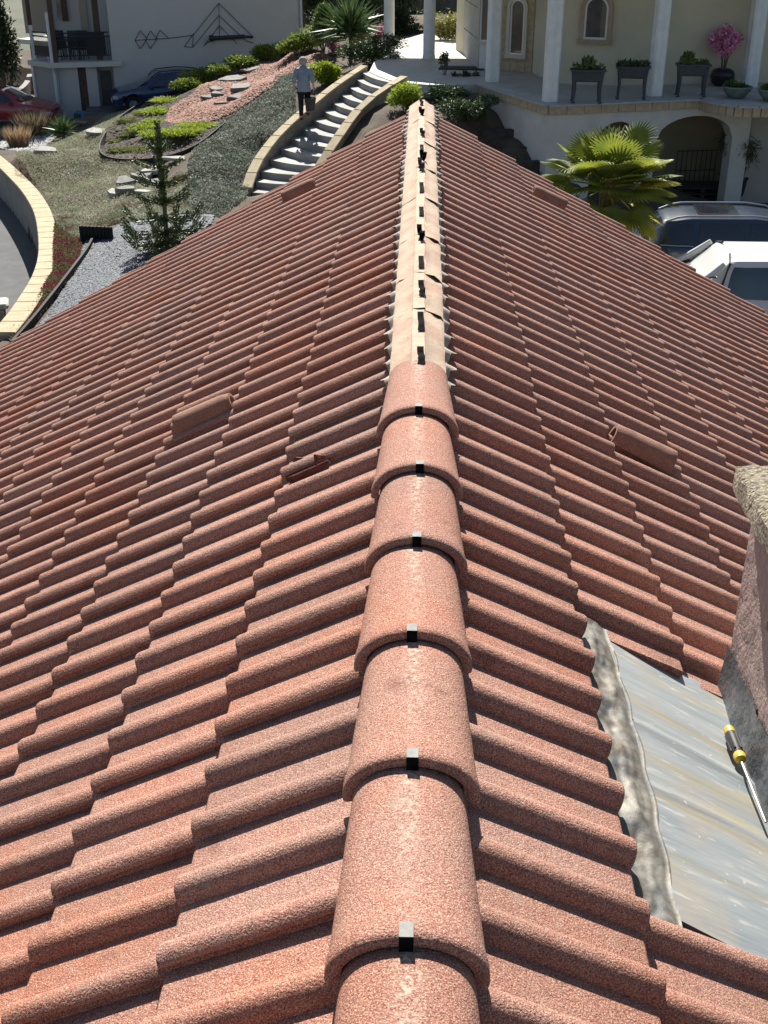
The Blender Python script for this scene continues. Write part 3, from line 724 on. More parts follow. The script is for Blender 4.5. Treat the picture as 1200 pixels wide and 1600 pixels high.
# planting beds: loose stuff scattered on the slope
def leafstuff(name, label_mat, poly, n, L_, W_, up=.5, seed=0, holes=(), z=0, spread=.0):
    P = scatter(poly, n, seed, holes); g_ = np.random.default_rng(seed+1); P[:, 2] += g_.uniform(0, 1, n)*z
    D = g_.normal(size=(n, 3)); D[:, 2] = np.abs(D[:, 2])*up+.05
    o = child(name, leafmesh(name, P, D, g_.uniform(.6, 1.3, n)*L_, g_.uniform(.6, 1.3, n)*W_, label_mat), None); o['kind'] = 'stuff'; return o
def chips(name, m, poly, n, s, seed=0, holes=(), flat=.4, lift=.02):
    """loose stones: little irregular 5-sided lumps"""
    P = scatter(poly, n, seed, holes); g_ = np.random.default_rng(seed+3)
    base = np.array([(1, 0, 0), (.2, .9, 0), (-.9, .4, 0), (-.6, -.8, 0), (.5, -.8, 0), (0, 0, 1)], float); fc = np.array([(0, 1, 5), (1, 2, 5), (2, 3, 5), (3, 4, 5), (4, 0, 5)])
    sc_ = g_.uniform(.5, 1.4, (n, 1))*s; an = g_.uniform(0, 6.3, n); c, s_ = np.cos(an), np.sin(an)
    B = base[None]+g_.normal(size=(n, 6, 3))*.2; B *= sc_[:, None]*np.array([1, .7, flat])
    X = B[..., 0]*c[:, None]-B[..., 1]*s_[:, None]; Y = B[..., 0]*s_[:, None]+B[..., 1]*c[:, None]
    V = np.stack([X, Y, B[..., 2]], -1)+P[:, None]; V[..., 2] += lift+g_.uniform(-.01, .02, (n, 1))
    F = (fc[None]+np.arange(n)[:, None, None]*6).reshape(-1, 3)
    o = child(name, npmesh(name, V.reshape(-1, 3), F, m), None); o['kind'] = 'stuff'; return o
def lumps(n, poly, r, seed): # low mounds for carpet plants
    return scatter(poly, n, seed)
P_SIL = gpoly([(385,310),(388,262),(428,212),(462,180),(460,150),(500,118),(520,108),(500,100),(440,122),(425,140),(395,165),(350,190),(300,240),(285,300),(300,335),(345,340)])
P_RED = gpoly([(258,190),(266,170),(300,150),(330,128),(370,108),(420,96),(470,88),(520,94),(500,103),(455,118),(428,138),(390,162),(350,184),(310,194),(270,196)])
P_BED = gpoly([(157,240),(165,215),(190,188),(225,165),(262,152),(300,140),(330,120),(372,100),(440,80),(520,84),(520,96),(440,124),(395,165),(350,196),(310,228),(270,246),(220,253),(175,250)])
P_SAGE = gpoly([(24,246),(28,238),(60,234),(100,215),(150,195),(205,172),(245,158),(225,168),(188,190),(163,215),(155,240),(175,252),(230,256),(225,290),(185,320),(135,352),(88,345),(78,322),(68,302),(48,275)])
P_MID = gpoly([(84,320),(140,352),(190,320),(240,290),(285,270),(300,335),(240,345),(185,350),(140,362),(120,378),(92,360)])
P_PUR = gpoly([(86,352),(128,380),(122,420),(60,500),(20,540),(15,522),(60,470),(84,425)])
P_GRAV = gpoly([(140,372),(190,352),(250,342),(335,336),(330,350),(260,400),(160,455),(60,520),(30,540),(70,500),(118,430),(126,400)])
P_PEB = gpoly([(0,222),(30,212),(70,205),(92,214),(72,230),(50,240),(26,236),(0,232)])
M_sil = mat('silver_carpet', (.095, .12, .085), .6, (.17, .19, .155), 1.5, island=.7, spec=.3, trans=.35, col3=(.26, .27, .23), s3=3)
leafstuff('silver_groundcover', M_sil, P_SIL, 52000, .055, .028, .7, 1, z=.07)
M_sage = mat('sage_carpet', (.29, .29, .19), .8, (.38, .375, .28), 1.3, island=.35, col3=(.20, .24, .14), s3=1.0, trans=.35)
leafstuff('sage_groundcover', M_sage, P_SAGE, 60000, .06, .018, .9, 2, z=.06)
M_mid = mat('mixed_carpet', (.24, .26, .17), .8, (.42, .43, .34), 1.6, island=.4, col3=(.16, .08, .045), s3=1.7, trans=.3)
leafstuff('mixed_groundcover', M_mid, P_MID, 34000, .055, .022, .8, 3, z=.06)
M_pur = mat('heather_carpet', (.12, .13, .05), .8, (.18, .05, .055), 2.2, island=.45, trans=.3)
leafstuff('heather_groundcover', M_pur, P_PUR, 22000, .055, .022, .9, 4, z=.07)
M_chip = mat('red_bark', (.19, .075, .052), .85, (.28, .16, .115), 30, island=.45)
chips('red_mulch', M_chip, P_RED, 24000, .036, 5, lift=.05)
M_mulch = mat('dark_mulch', (.030, .022, .018), .9, (.05, .038, .03), 30, island=.4)
chips('dark_mulch', M_mulch, P_BED, 16000, .040, 6, holes=(P_RED,), lift=.02)
M_slch = mat('slate_chips', (.05, .058, .07), .7, (.105, .118, .135), 40, island=.7, spec=.2)
chips('slate_gravel', M_slch, P_GRAV, 42000, .030, 7, lift=.02)
M_peb2 = mat('pale_pebbles', (.30, .30, .29), .8, (.18, .19, .19), 20, island=.4)
chips('pale_pebbles', M_peb2, P_PEB, 5000, .06, 8, flat=.7)
# dark metal bed edging (two runs) and black palisade block
M_edge = mat('black_edging', (.008, .008, .008), .8, (.014, .014, .014), 10)
def edging(pix, label, h=.10, th=.02):
    L = spline([atg(*p) for p in pix], 50); g = wall_along(L, th, lambda p: p.z+h, lambda p: p.z-.15)
    o = g.build('bed_edging', M_edge, None, 0, origin=L[0]); tagp(o, label, 'edging')
edging([(300,137),(262,150),(225,163),(190,186),(165,213),(156,238),(172,252),(220,255),(272,247),(312,229),(352,197)], 'black edging strip curving round the planted oval bed', .12, .03)
edging([(20,545),(60,498),(105,440),(136,398),(148,375)], 'straight black edging between the heather bed and the slate gravel', .14, .05)
edging([(95,520),(120,478),(150,440),(160,410),(205,362)], 'thin black liner edge lying across the slate gravel', .03, .02)
p = atg(150, 378)
pe = empty('palisade_edging', p, 'short row of black upright palisade posts at the top of the edging', 'edging')
for i in range(9):
    g = MB(); g.lathe([(.045, -.1), (.045, .30), (.035, .33)], (-.33+i*.085, .10-.01*i, 0), 8); g.build('post', M_edge, pe, 40)

# slate slabs
M_sl = mat('slate_slab', (.13, .13, .12), .85, (.21, .20, .175), 7, .6, 30, col3=(.12, .12, .12), s3=3)
M_slw = mat('pale_slab', (.27, .26, .235), .9, (.36, .345, .315), 9, .5, 40)
def slabstone(px, py, wx, wy, th, label, m=M_sl, rz=0, tilt=(0, 0), group='slate slabs set in the bed', lift=0):
    p = atg(px, py); n = random.randint(6, 8); g = MB(); an = sorted(random.uniform(0, 6.28)*.35+i*6.28/n for i in range(n)); poly = [(wx/2*math.cos(a)*random.uniform(.8, 1.1), wy/2*math.sin(a)*random.uniform(.8, 1.1)) for a in an]
    vs = [(x, y, 0) for x, y in poly]+[(x*1.03, y*1.03, th*.5) for x, y in poly]+[(x*.97, y*.97, th+random.uniform(-.01, .01)) for x, y in poly]
    g.add(vs, [tuple(range(n-1, -1, -1)), tuple(range(2*n, 3*n))]+[(r*n+i, r*n+(i+1) % n, (r+1)*n+(i+1) % n, (r+1)*n+i) for r in range(2) for i in range(n)])
    o = g.build('slate_slab', m, None, 0); o.location = p+Vector((0, 0, .0+lift)); o.rotation_euler = (R(tilt[0]), R(tilt[1]), R(rz)); tagp(o, label, 'stone slab', group)
GS = 'slate slabs heaped on the red mulch'
for a in ((365,128,1.15,.9,.10,'broad flat slate slab uppermost on the red mulch'),(375,143,1.1,.8,.14,'thick dark-sided slate slab right of the mulch heap'),(338,143,.55,.5,.08,'small pale slate slab at the top left of the mulch heap'),
          (342,152,.6,.5,.10,'middle slate slab of the mulch heap'),(325,157,.5,.4,.09,'leftmost slate slab of the mulch heap'),(366,158,1.0,.55,.12,'long slate slab lowest on the right of the mulch heap'),(345,166,.5,.3,.07,'small slate slab at the foot of the mulch heap'),(392,112,.9,.5,.07,'slate slab nearest the hedge on the red mulch')):
    slabstone(*a[:5], a[5], rz=random.uniform(-20, 40), tilt=(random.uniform(2, 9), random.uniform(-8, 8)), group=GS, lift=.06)
GT = 'slate slabs behind the monkey puzzle tree'
for a in ((197,288,.75,.6,.12,'grey slate slab leftmost behind the monkey puzzle tree',M_sl),(222,280,.6,.7,.12,'upright-looking slate slab left of the monkey puzzle trunk',M_sl),(243,272,.9,.6,.12,'slate slab just above the monkey puzzle branches',M_slw),
          (200,303,.6,.4,.14,'dark slate slab with a deep shaded edge by the tree',M_sl),(226,304,.6,.35,.08,'pale flat slab lowest beside the monkey puzzle tree',M_slw),(178,306,.3,.5,.10,'small pale slab at the left end of the tree group',M_slw),(275,252,.9,.35,.08,'long thin slab right of the monkey puzzle trunk',M_slw),(245,288,.6,.5,.10,'slab half hidden by the monkey puzzle branches',M_sl)):
    slabstone(*a[:5], a[5], a[6], rz=random.uniform(-20, 40), tilt=(random.uniform(2, 10), random.uniform(-8, 8)), group=GT, lift=.03)
GP = 'pale stepping slabs on the carpet slope'
slabstone(72, 241, .75, .6, .12, 'pale squarish slab nearest the pebbles on the slope', M_slw, 20, (14, 0), GP, .03)
slabstone(152, 208, .85, .5, .08, 'pale slab beside the oval bed on the slope', M_slw, 50, (14, 0), GP, .03)
slabstone(128, 195, .55, .3, .08, 'small grey slab below the balcony house wall', M_sl, 30, (8, 0), GP, .03)
slabstone(645, 185, 1.2, .5, .06, 'pale slab lying in the bed beside the right stair wall', M_slw, 0, (3, 0), GP, .03) if False else None

# tufts, shrubs, spiky plants
def blades(name, m, c, n, L_, W_, rad, label, cat, group=None, droop=.25, up=1.2, seed=0, parent_name='blade_tuft'):
    g_ = np.random.default_rng(seed+17); a = g_.uniform(0, 6.28, n); r = np.sqrt(g_.uniform(0, 1, n))
    P = np.c_[np.cos(a)*r*rad[0], np.sin(a)*r*rad[1], np.zeros(n)]
    D = np.c_[np.cos(a)*r*.8, np.sin(a)*r*.8, np.full(n, up)]+g_.normal(size=(n, 3))*.25; D = unit(D)
    Lr = g_.uniform(.6, 1.1, n)*L_; side = unit(np.cross(D, g_.normal(size=(n, 3))))*W_/2
    p1 = P+D*Lr[:, None]*.5; p2 = P+D*Lr[:, None]; p2[:, 2] -= droop*Lr; p2[:, :2] += D[:, :2]*droop*Lr[:, None]*.5
    V = np.stack([P-side, P+side, p1+side, p1-side, p2], 1).reshape(-1, 3); i5 = np.arange(n)[:, None]*5
    F4 = np.c_[i5, i5+1, i5+2, i5+3]; F = np.c_[i5+3, i5+2, i5+4, i5+4]
    me = bpy.data.meshes.new(name); me.from_pydata(V.tolist(), [], F4.tolist()+F[:, :3].tolist()); me.materials.append(m)
    o = child(name, me, None, loc=c); return tagp(o, label, cat, group)
M_lime = mat('lime_sedge', (.28, .34, .03), .6, (.22, .30, .03), 3, island=.3, trans=.45)
M_olive = mat('olive_sedge', (.14, .17, .04), .7, (.20, .21, .07), 3, island=.3, trans=.35)
GL = 'lime green sedge clumps in the garden beds'
LS = [(262,160,.42,.5,'large lime sedge clump under the hedge end of the oval bed'),(240,178,.36,.45,'lime sedge clump in the second row of the oval bed'),(247,172,.3,.3,'lime sedge clump touching the upper bed row'),(226,202,.40,.5,'lime sedge clump in the middle of the oval bed'),(240,192,.25,.35,'small lime sedge clump between the middle rows'),
      (245,213,.40,.45,'lime sedge clump just left of the monkey puzzle tip'),(283,210,.50,.5,'broad lime sedge clump right of the monkey puzzle tip'),(308,200,.45,.5,'broad lime sedge clump at the right end of the oval bed'),(295,207,.4,.4,'lime sedge clump filling the gap in the lower right row')]
for i, (px, py, r_, h_, lb) in enumerate(LS): blades('sedge_clump', M_lime, atg(px, py), 520, .30*h_/.45, .022, (r_*1.1, r_*.8), lb, 'grass clump', GL, .35, .8, i)
for i, (px, py, r_, lb) in enumerate(((190,222,.35,'dull olive sedge at the left tip of the oval bed'),(205,212,.3,'dull olive sedge by the left edging'),(215,236,.35,'dull olive sedge low in the oval bed'),(200,190,.3,'dull olive sedge behind the left edging'),(225,180,.3,'olive sedge in the upper row of the oval bed'),(185,238,.25,'thin olive sedge at the bottom of the oval bed'))):
    blades('sedge_clump', M_olive, atg(px, py), 300, .24, .02, (r_, r_*.8), lb, 'grass clump', 'olive sedge tufts in the oval bed', .3, .8, 40+i)
M_hedge = mat('low_hedge_leaf', (.14, .19, .03), .6, (.20, .26, .04), 2.5, island=.35, trans=.35)
def shrub(name, m, c, n, rad, L_, W_, label, cat='shrub', group=None, seed=0, lumps_=9, trunk=None, shell=.5):
    P, D = crownpts(n, (0, 0, rad[2]*.85), rad, lumps_, shell, seed)
    P[:, 2] = np.maximum(P[:, 2], .01)
    e = empty(name, c, label, cat, group); child('foliage', leafmesh(name, P, D, RNG.uniform(.6, 1.2, n)*L_, RNG.uniform(.6, 1.2, n)*W_, m), e)
    g = MB()
    for k in range(4):
        a = k*1.6+seed; g.tube([(0, 0, -.1), (rad[0]*.2*math.cos(a), rad[1]*.2*math.sin(a), rad[2]*.5), (rad[0]*.45*math.cos(a), rad[1]*.45*math.sin(a), rad[2]*1.1)], [.03*max(rad), .02*max(rad), .008], 5)
    g.build('stem', M_bark, e); return e
M_bark = mat('bark', (.10, .075, .055), .95, (.16, .12, .09), 20, .6, 60)
GH = 'low bright hedge shrubs along the mulch bed'
for i, (px, py, rx, rz, lb) in enumerate(((292,143,.9,.42,'hedge shrub nearest the blue car'),(315,132,.9,.42,'second hedge shrub beyond the blue car'),(345,121,.9,.42,'hedge shrub behind the broad slate slab'),(378,110,.9,.42,'hedge shrub in the middle of the mulch border'),(412,98,1.0,.5,'hedge shrub towards the corner of the grey wall'),(445,88,1.0,.45,'hedge shrub just left of the grey wall corner'),(482,80,1.1,.62,'largest hedge shrub in front of the wall corner'),(462,84,.9,.5,'hedge shrub overlapping the largest one'))):
    shrub('hedge_shrub', M_hedge, atg(px, py), 2600, (rx*.85, rx*.5, rz*.8), .11, .045, lb, 'shrub', GH, i)
shrub('bright_shrub', M_lime, atg(505, 133), 3000, (.62, .5, .42), .13, .04, 'bright lime shrub on the left of the upper steps behind the person', seed=20)
shrub('bright_shrub', M_lime, atg(632, 172), 3000, (.55, .45, .40), .13, .03, 'bright lime shrub between the right stair wall and the ridge end', seed=21)
M_dgr = mat('dark_leaf', (.035, .065, .022), .55, (.06, .10, .03), 2, island=.5, trans=.15, spec=.4)
M_mgr = mat('mid_leaf', (.07, .12, .03), .6, (.11, .16, .045), 2, island=.4, trans=.25)
shrub('dark_shrub', M_dgr, atg(738, 188), 4200, (.85, .6, .38), .12, .025, 'broad dark green shrub below the terrace right of the ridge', seed=22)
shrub('dark_shrub', M_dgr, atg(700, 158), 1800, (.7, .4, .22), .12, .03, 'low dark shrub under the terrace edge above the ridge end', seed=23)
shrub('dark_shrub', M_dgr, atg(588, 98), 4500, (1.5, .8, .55), .12, .04, 'low rounded dark shrub at the foot of the first white column', seed=24)
shrub('dark_shrub', M_mgr, atg(505, 85), 3500, (.55, .5, .95), .13, .05, 'tall loose green shrub right of the grey wall corner', seed=25)
M_pink = mat('pink_blossom', (.45, .16, .24), .7, (.30, .10, .16), 5, island=.4, trans=.3)
shrub('pink_shrub', M_pink, atg(580, 80), 1500, (.8, .5, .5), .10, .06, 'dull pink flowering shrub behind the low dark shrub', seed=26)
shrub('pink_shrub', M_pink, atg(522, 86), 500, (.35, .3, .3), .09, .05, 'small pink flowering shrub beside the tall loose shrub', seed=27)
M_dry = mat('dry_grass', (.30, .20, .12), .85, (.40, .29, .18), 4, island=.3, trans=.3)
blades('dry_grass_tuft', M_dry, atg(30, 232), 700, .85, .02, (.28, .28), 'brown dry ornamental grass nearest the curved wall', 'grass clump', 'brown ornamental grasses', .1, 2.6, 70)
blades('dry_grass_tuft', mat('dry_grass_dark', (.19, .15, .09), .85, (.26, .2, .13), 4, island=.3, trans=.3), atg(52, 212), 900, 1.0, .02, (.42, .35), 'wider darker dry grass in front of the red car', 'grass clump', 'brown ornamental grasses', .1, 2.2, 71)
M_yuc = mat('yucca_leaf', (.06, .11, .04), .45, (.10, .16, .05), 3, island=.4, trans=.2, spec=.5)
def yucca(c, label, n, L_, h, seed, wd=.05, m=M_yuc):
    g_ = np.random.default_rng(seed); e = empty('yucca', c, label, 'yucca', 'spiky yuccas in the garden')
    g = MB(); g.tube([(0, 0, -.1), (0, 0, h)], [.07, .05], 8); g.build('trunk', M_bark, e)
    a = g_.uniform(0, 6.28, n); el = g_.uniform(-.25, 1.5, n); D = np.c_[np.cos(a)*np.cos(el), np.sin(a)*np.cos(el), np.sin(el)]
    P = np.c_[np.zeros((n, 2)), g_.uniform(h*.6, h, n)]; child('leaf_rosette', leafmesh('leaf_rosette', P, D, g_.uniform(.7, 1.1, n)*L_, wd, m, .06), e)
yucca(atg(100, 217), 'spiky yucca standing on the carpet slope near the pebbles', 160, .75, .25, 3)
yucca(atg(548, 97), 'large dark spiky yucca at the top of the red mulch border', 300, 1.25, 1.15, 4, .07)

# monkey puzzle tree
M_mp = mat('monkey_puzzle_scale', (.055, .08, .022), .55, (.10, .13, .04), 4, island=.5, spec=.4)
c = atg(262, 392); 
top = 2.62; e = empty('monkey_puzzle_tree', c, 'young monkey puzzle tree with whorls of scaly branches beside the slate gravel', 'tree')
def scaly(g_pts, r, dens, seed):
    g_ = np.random.default_rng(seed); P = []; D = []
    for a, b, ra, rb in zip(g_pts[:-1], g_pts[1:], r[:-1], r[1:]):
        a = np.array(a); b = np.array(b); L_ = np.linalg.norm(b-a); n = max(4, int(dens*L_)); t = g_.uniform(0, 1, n); ax = (b-a)/max(L_, 1e-6)
        q = np.cross(ax, g_.normal(size=(n, 3))); q = unit(q); rr = ra+(rb-ra)*t; P.append(a+(b-a)*t[:, None]+q*(rr*.5)[:, None]); D.append(q*.75+ax*.75)
    return np.concatenate(P), np.concatenate(D)
tp = [(0, 0, -.1), (.01, 0, top*.35), (-.01, .01, top*.7), (0, 0, top)]
g = MB(); g.tube(tp, [.055, .045, .038, .02], 8); g.build('trunk', mat('mp_trunk', (.07, .08, .035), .8, (.11, .10, .06), 20, .5, 60), e)
P, D = scaly(tp[1:], [.06, .055, .045], 420, 1); child('trunk_scales', leafmesh('trunk_scales', P, D, .07, .028, M_mp), e)
for wh, (h, L_, n) in enumerate(((.20, .90, 8), (.42, .90, 8), (.70, .82, 6), (1.04, .66, 5), (1.38, .60, 5), (1.72, .52, 4), (2.06, .38, 4))):
    for k in range(n):
        a = 6.28*k/n+wh*.7+random.uniform(-.2, .2); l_ = L_*random.uniform(.85, 1.1); ca, sa = math.cos(a), math.sin(a); dr = .10 if wh < 3 else -.05
        pts = [(0, 0, h), (ca*l_*.35, sa*l_*.35, h-dr*.5), (ca*l_*.7, sa*l_*.7, h-dr+.05), (ca*l_*.97, sa*l_*.97, h+.22*l_+.07)]
        g = MB(); g.tube(pts, [.022, .02, .018, .01], 5); g.build('branch', M_mp, e)
        br = e.children[-1]
        P, D = scaly(pts, [.045, .055, .06, .045], 330, wh*20+k)
        child('scale_leaves', leafmesh('scale_leaves', P, D, .062, .024, M_mp), br)

# person on the stair wall side
pf = SL[27].lerp(SR[27], .12)
def person():
    M_hair = mat('white_hair', (.46, .43, .38), .8, (.32, .29, .25), 60, .8, 90, trans=.15); M_top = mat('grey_blue_top', (.20, .235, .30), .9, (.25, .285, .35), 8, .3, 60); M_tr = mat('black_trousers', (.012, .012, .016), .85); M_skin = mat('skin', (.48, .30, .22), .6, (.42, .25, .18), 12); M_shoe = mat('dark_shoe', (.03, .03, .03), .5)
    base = at(476, 186, z=-4.02); base.z = -4.04
    e = empty('person', base, 'person seen from behind in a grey-blue top and black trousers walking up by the steps', 'person'); e.rotation_euler = (0, 0, R(6))
    K = .965
    J = {'pel': (0, 0, .90), 'wai': (0, .01, 1.04), 'che': (0, .02, 1.24), 'neck': (0, .05, 1.40), 'hd': (0, .08, 1.52), 'ht': (0, .09, 1.60),
         'shl': (-.165, .02, 1.34), 'ell': (-.25, -.02, 1.10), 'wrl': (-.26, .08, .88), 'hal': (-.255, .12, .81), 'shr': (.165, .02, 1.34), 'elr': (.245, -.05, 1.10), 'wrr': (.27, .0, .87), 'har': (.27, .03, .80),
         'hil': (-.085, 0, .86), 'knl': (-.09, .04, .48), 'anl': (-.09, -.02, .09), 'tol': (-.10, .13, .03), 'hir': (.085, 0, .86), 'knr': (.10, .09, .52), 'anr': (.10, .10, .20), 'tor': (.11, .25, .15)}
    rad = {'pel': .135, 'wai': .125, 'che': .135, 'neck': .052, 'hd': .082, 'ht': .07, 'shl': .062, 'ell': .042, 'wrl': .028, 'hal': .026, 'shr': .062, 'elr': .042, 'wrr': .028, 'har': .026, 'hil': .09, 'knl': .06, 'anl': .042, 'tol': .032, 'hir': .09, 'knr': .06, 'anr': .042, 'tor': .032}
    E_ = [('pel', 'wai'), ('wai', 'che'), ('che', 'neck'), ('neck', 'hd'), ('hd', 'ht'), ('che', 'shl'), ('shl', 'ell'), ('ell', 'wrl'), ('wrl', 'hal'), ('che', 'shr'), ('shr', 'elr'), ('elr', 'wrr'), ('wrr', 'har'), ('pel', 'hil'), ('hil', 'knl'), ('knl', 'anl'), ('anl', 'tol'), ('pel', 'hir'), ('hir', 'knr'), ('knr', 'anr'), ('anr', 'tor')]
    nm = list(J); me = bpy.data.meshes.new('body'); vs = [Vector(J[k])*K for k in nm]; es = [(nm.index(a), nm.index(b)) for a, b in E_]
    for s_ in (-1, 1):   # fingers as short chains
        h = Vector(J['hal' if s_ < 0 else 'har'])*K
        for q in range(5):
            i0 = len(vs); off = Vector((.004*s_*(1 if q else -1)*-1, (-.022+.014*q), -.02)); vs.append(h+off); l_ = (.035, .05, .058, .054, .042)[q]; vs.append(h+off+Vector((-.008*s_, .006, -l_))); es += [(nm.index('hal' if s_ < 0 else 'har'), i0), (i0, i0+1)]
    me.from_pydata(vs, es, []); me.materials.append(M_skin); o = child('body', me, e)
    md = o.modifiers.new('skin', 'SKIN'); md.use_smooth_shade = True
    for i, sv in enumerate(me.skin_vertices[0].data):
        r_ = rad[nm[i]]*K if i < len(nm) else .0085; sv.radius = (r_, r_*(.8 if i < len(nm) and nm[i] in ('pel', 'wai', 'che') else 1)); sv.use_root = (i == 0)
    o.modifiers.new('sub', 'SUBSURF').levels = 1; o.modifiers['sub'].render_levels = 1
    g = MB()   # loose top: lofted rings
    def ring(c_, rx, ry, n=20): return [(c_[0]*K+rx*K*math.cos(6.2832*k/n), c_[1]*K+ry*K*math.sin(6.2832*k/n), c_[2]*K) for k in range(n)]
    def loft(g, rings):
        n = len(rings[0]); vs = [p for r in rings for p in r]; g.add(vs, [(r*n+k, r*n+(k+1) % n, (r+1)*n+(k+1) % n, (r+1)*n+k) for r in range(len(rings)-1) for k in range(n)])
    loft(g, [ring((0, .0, .76), .195, .15), ring((0, 0, .80), .19, .15), ring((0, 0, .92), .182, .142), ring((0, .0, 1.05), .168, .13), ring((0, .02, 1.2), .182, .135), ring((0, .03, 1.32), .19, .115), ring((0, .04, 1.385), .125, .085), ring((0, .05, 1.42), .065, .062)])
    for s_ in (-1, 1):
        k_ = 'l' if s_ < 0 else 'r'
        g.tube([Vector(J['sh'+k_])*K*1.0, (Vector(J['sh'+k_])*.5+Vector(J['el'+k_])*.5)*K, Vector(J['el'+k_])*K, (Vector(J['el'+k_])*.55+Vector(J['wr'+k_])*.45)*K], [.075, .068, .062, .056], 12)
    g.build('top', M_top, e, 60)
    g = MB()
    for k_ in 'lr': g.tube([Vector(J['hi'+k_])*K, Vector(J['kn'+k_])*K, (Vector(J['an'+k_])+Vector((0, 0, .02)))*K], [.105, .072, .056], 12)
    loft(g, [ring((0, 0, .70), .15, .12), ring((0, 0, .82), .165, .13), ring((0, 0, .95), .15, .12)])
    g.build('trousers', M_tr, e, 60)
    for k_ in 'lr':
        a = Vector(J['an'+k_])*K; g = MB(); g.lathe([(.035, -.085), (.048, -.08), (.046, -.05), (.03, -.02)], (a.x, a.y+.05, a.z), 12, 1, 2.2); g.build('shoe', M_shoe, e, 60)
    g = MB(); hc = Vector((0, .07, 1.535))*K
    def hf(u, v):
        th = u*6.2832; ph = v*math.pi; d = Vector((math.cos(th)*math.sin(ph), math.sin(th)*math.sin(ph), math.cos(ph))); r_ = .118+.016*MN.noise(d*4.5)
        if d.y > .3 and d.z < .45: r_ *= .72
        return hc+Vector((d.x*r_*.95, d.y*r_-.012, d.z*r_))
    g.grid(hf, 28, 18); g.build('hair', M_hair, e, 80)
    g = MB(); g.lathe([(.001, -.02), (.012, -.012), (.012, .008), (.004, .02)], (0, hc.y+.105, hc.z-.02), 8); g.build('nose', M_skin, e)
    for s_ in (-1, 1):
        g = MB(); g.lathe([(.001, -.012), (.012, 0), (.001, .012)], (s_*.032, hc.y+.088, hc.z+.01), 8); g.build('eye', mat('eye_white', (.5, .48, .45), .3), e)
        g = MB(); g.lathe([(.004, -.03), (.016, -.015), (.02, .015), (.006, .03)], (s_*.083, hc.y+.005, hc.z-.01), 8, .5, 1); g.build('ear', M_skin, e)
    g = MB(); g.box((0, hc.y+.093, hc.z-.055), (.045, .01, .008)); g.build('mouth', mat('lips', (.35, .12, .10), .5), e)
person()
p = at(492, 172, z=-3.78); g = MB(); g.lathe([(.11, 0), (.16, .30), (.17, .30), (.17, .33), (.15, .33), (.145, .26)], (0, 0, 0), 16, 1, 1)
b = empty('bucket', p+Vector((-.12, 0, 0)), 'dark bucket standing on the left stair wall beside the person', 'bucket'); g.build('pail', mat('dark_plastic', (.03, .032, .035), .6), b)
g = MB(); g.tube([(-.16, 0, .31), (-.10, 0, .40), (0, 0, .43), (.10, 0, .40), (.16, 0, .31)], .008, 6); g.build('handle', M_clip, b)
# coiled hose on the mulch behind the person
L_ = [(502+25*math.cos(a)*(1-.02*i), 110+9*math.sin(a)) for i, a in enumerate(np.linspace(0, 10, 26))]
g = MB(); P = [atg(x, y)+Vector((0, 0, .08)) for x, y in L_]; g.tube(P, .02, 6); o = g.build('garden_hose', mat('hose', (.30, .30, .26), .5), None, 60, origin=P[0]); tagp(o, 'grey garden hose looped on the ground behind the person', 'hose')
# dark timber sleepers stepping down the bank at the right of the ridge
M_slp = mat('dark_timber', (.035, .032, .03), .85, (.06, .05, .045), 8, .5, 30)
for i, (x0, y0, x1, y1, lb) in enumerate(((752,212,832,218,'uppermost dark timber sleeper below the terrace bank'),(762,238,842,244,'middle dark timber sleeper below the terrace bank'),(775,265,848,268,'lowest dark timber sleeper below the terrace bank'))):
    a, b = atg(x0, y0), atg(x1, y1); m_ = (a+b)/2; g = MB(); g.box((0, 0, 0), ((b-a).length, .16, .30), math.atan2(b.y-a.y, b.x-a.x), .01)
    o = g.build('timber_sleeper', M_slp, None, 0); o.location = m_+Vector((0, 0, .06)); tagp(o, lb, 'timber', 'dark timber sleepers in the bank')

# ================================================================== VILLA on the right with its terrace
ZT = -3.1
def gp(px, py, z=ZT): return at(px, py, z=z)
M_cream = mat('cream_render', (.56, .51, .37), .9, (.50, .46, .34), 1.2, .15, 60, col3=(.60, .54, .42), s3=.5)
M_white = mat('white_paint', (.74, .74, .72), .6, (.66, .67, .66), 4, .1, 60)
M_terr = mat('terrace_stone', (.36, .36, .33), .7, (.44, .43, .39), 3, .15, 60)
M_base = mat('pale_base_render', (.58, .56, .50), .9, (.50, .48, .43), 1.3, .15, 60)
M_stone = mat('buff_stone', (.47, .37, .24), .85, (.38, .29, .19), 8, .4, 50, island=.12)
M_glass = mat('window_glass', (.05, .055, .06), .06, (.10, .07, .065), 2.5, spec=.9, coat=.5)  # pinkish patches paint reflections into the glass colour
villa = empty('villa', gp(900, 140, -6.0), 'cream villa with white columns, arched windows and a raised terrace', 'house')
VO = villa.location.copy()
def vb(name, g, m, smooth=0, parent=villa):
    g.v = [tuple(Vector(v)-VO) for v in g.v]; return g.build(name, m, parent, smooth)
edge = [gp(a, b) for a, b in ((577,112),(590,118),(606,124),(627,129),(665,132),(705,133),(750,131))]
edge2 = [gp(858, 164), gp(1096, 154)]
bc = gp(1185, 165); bul = [gp(a, b) for a, b in ((1110,158),(1130,162),(1155,165),(1185,166),(1215,165),(1260,160))]
front = edge+edge2+bul
back = [Vector((14, 31, ZT)), Vector((14, 46, ZT)), Vector((1.0, 46, ZT)), Vector((-.6, 41.5, ZT)), gp(585, 96)]
poly = [(p.x, p.y) for p in front+back]
g = MB(); g.prism(poly, ZT-.22, ZT); vb('terrace_floor', g, M_terr)
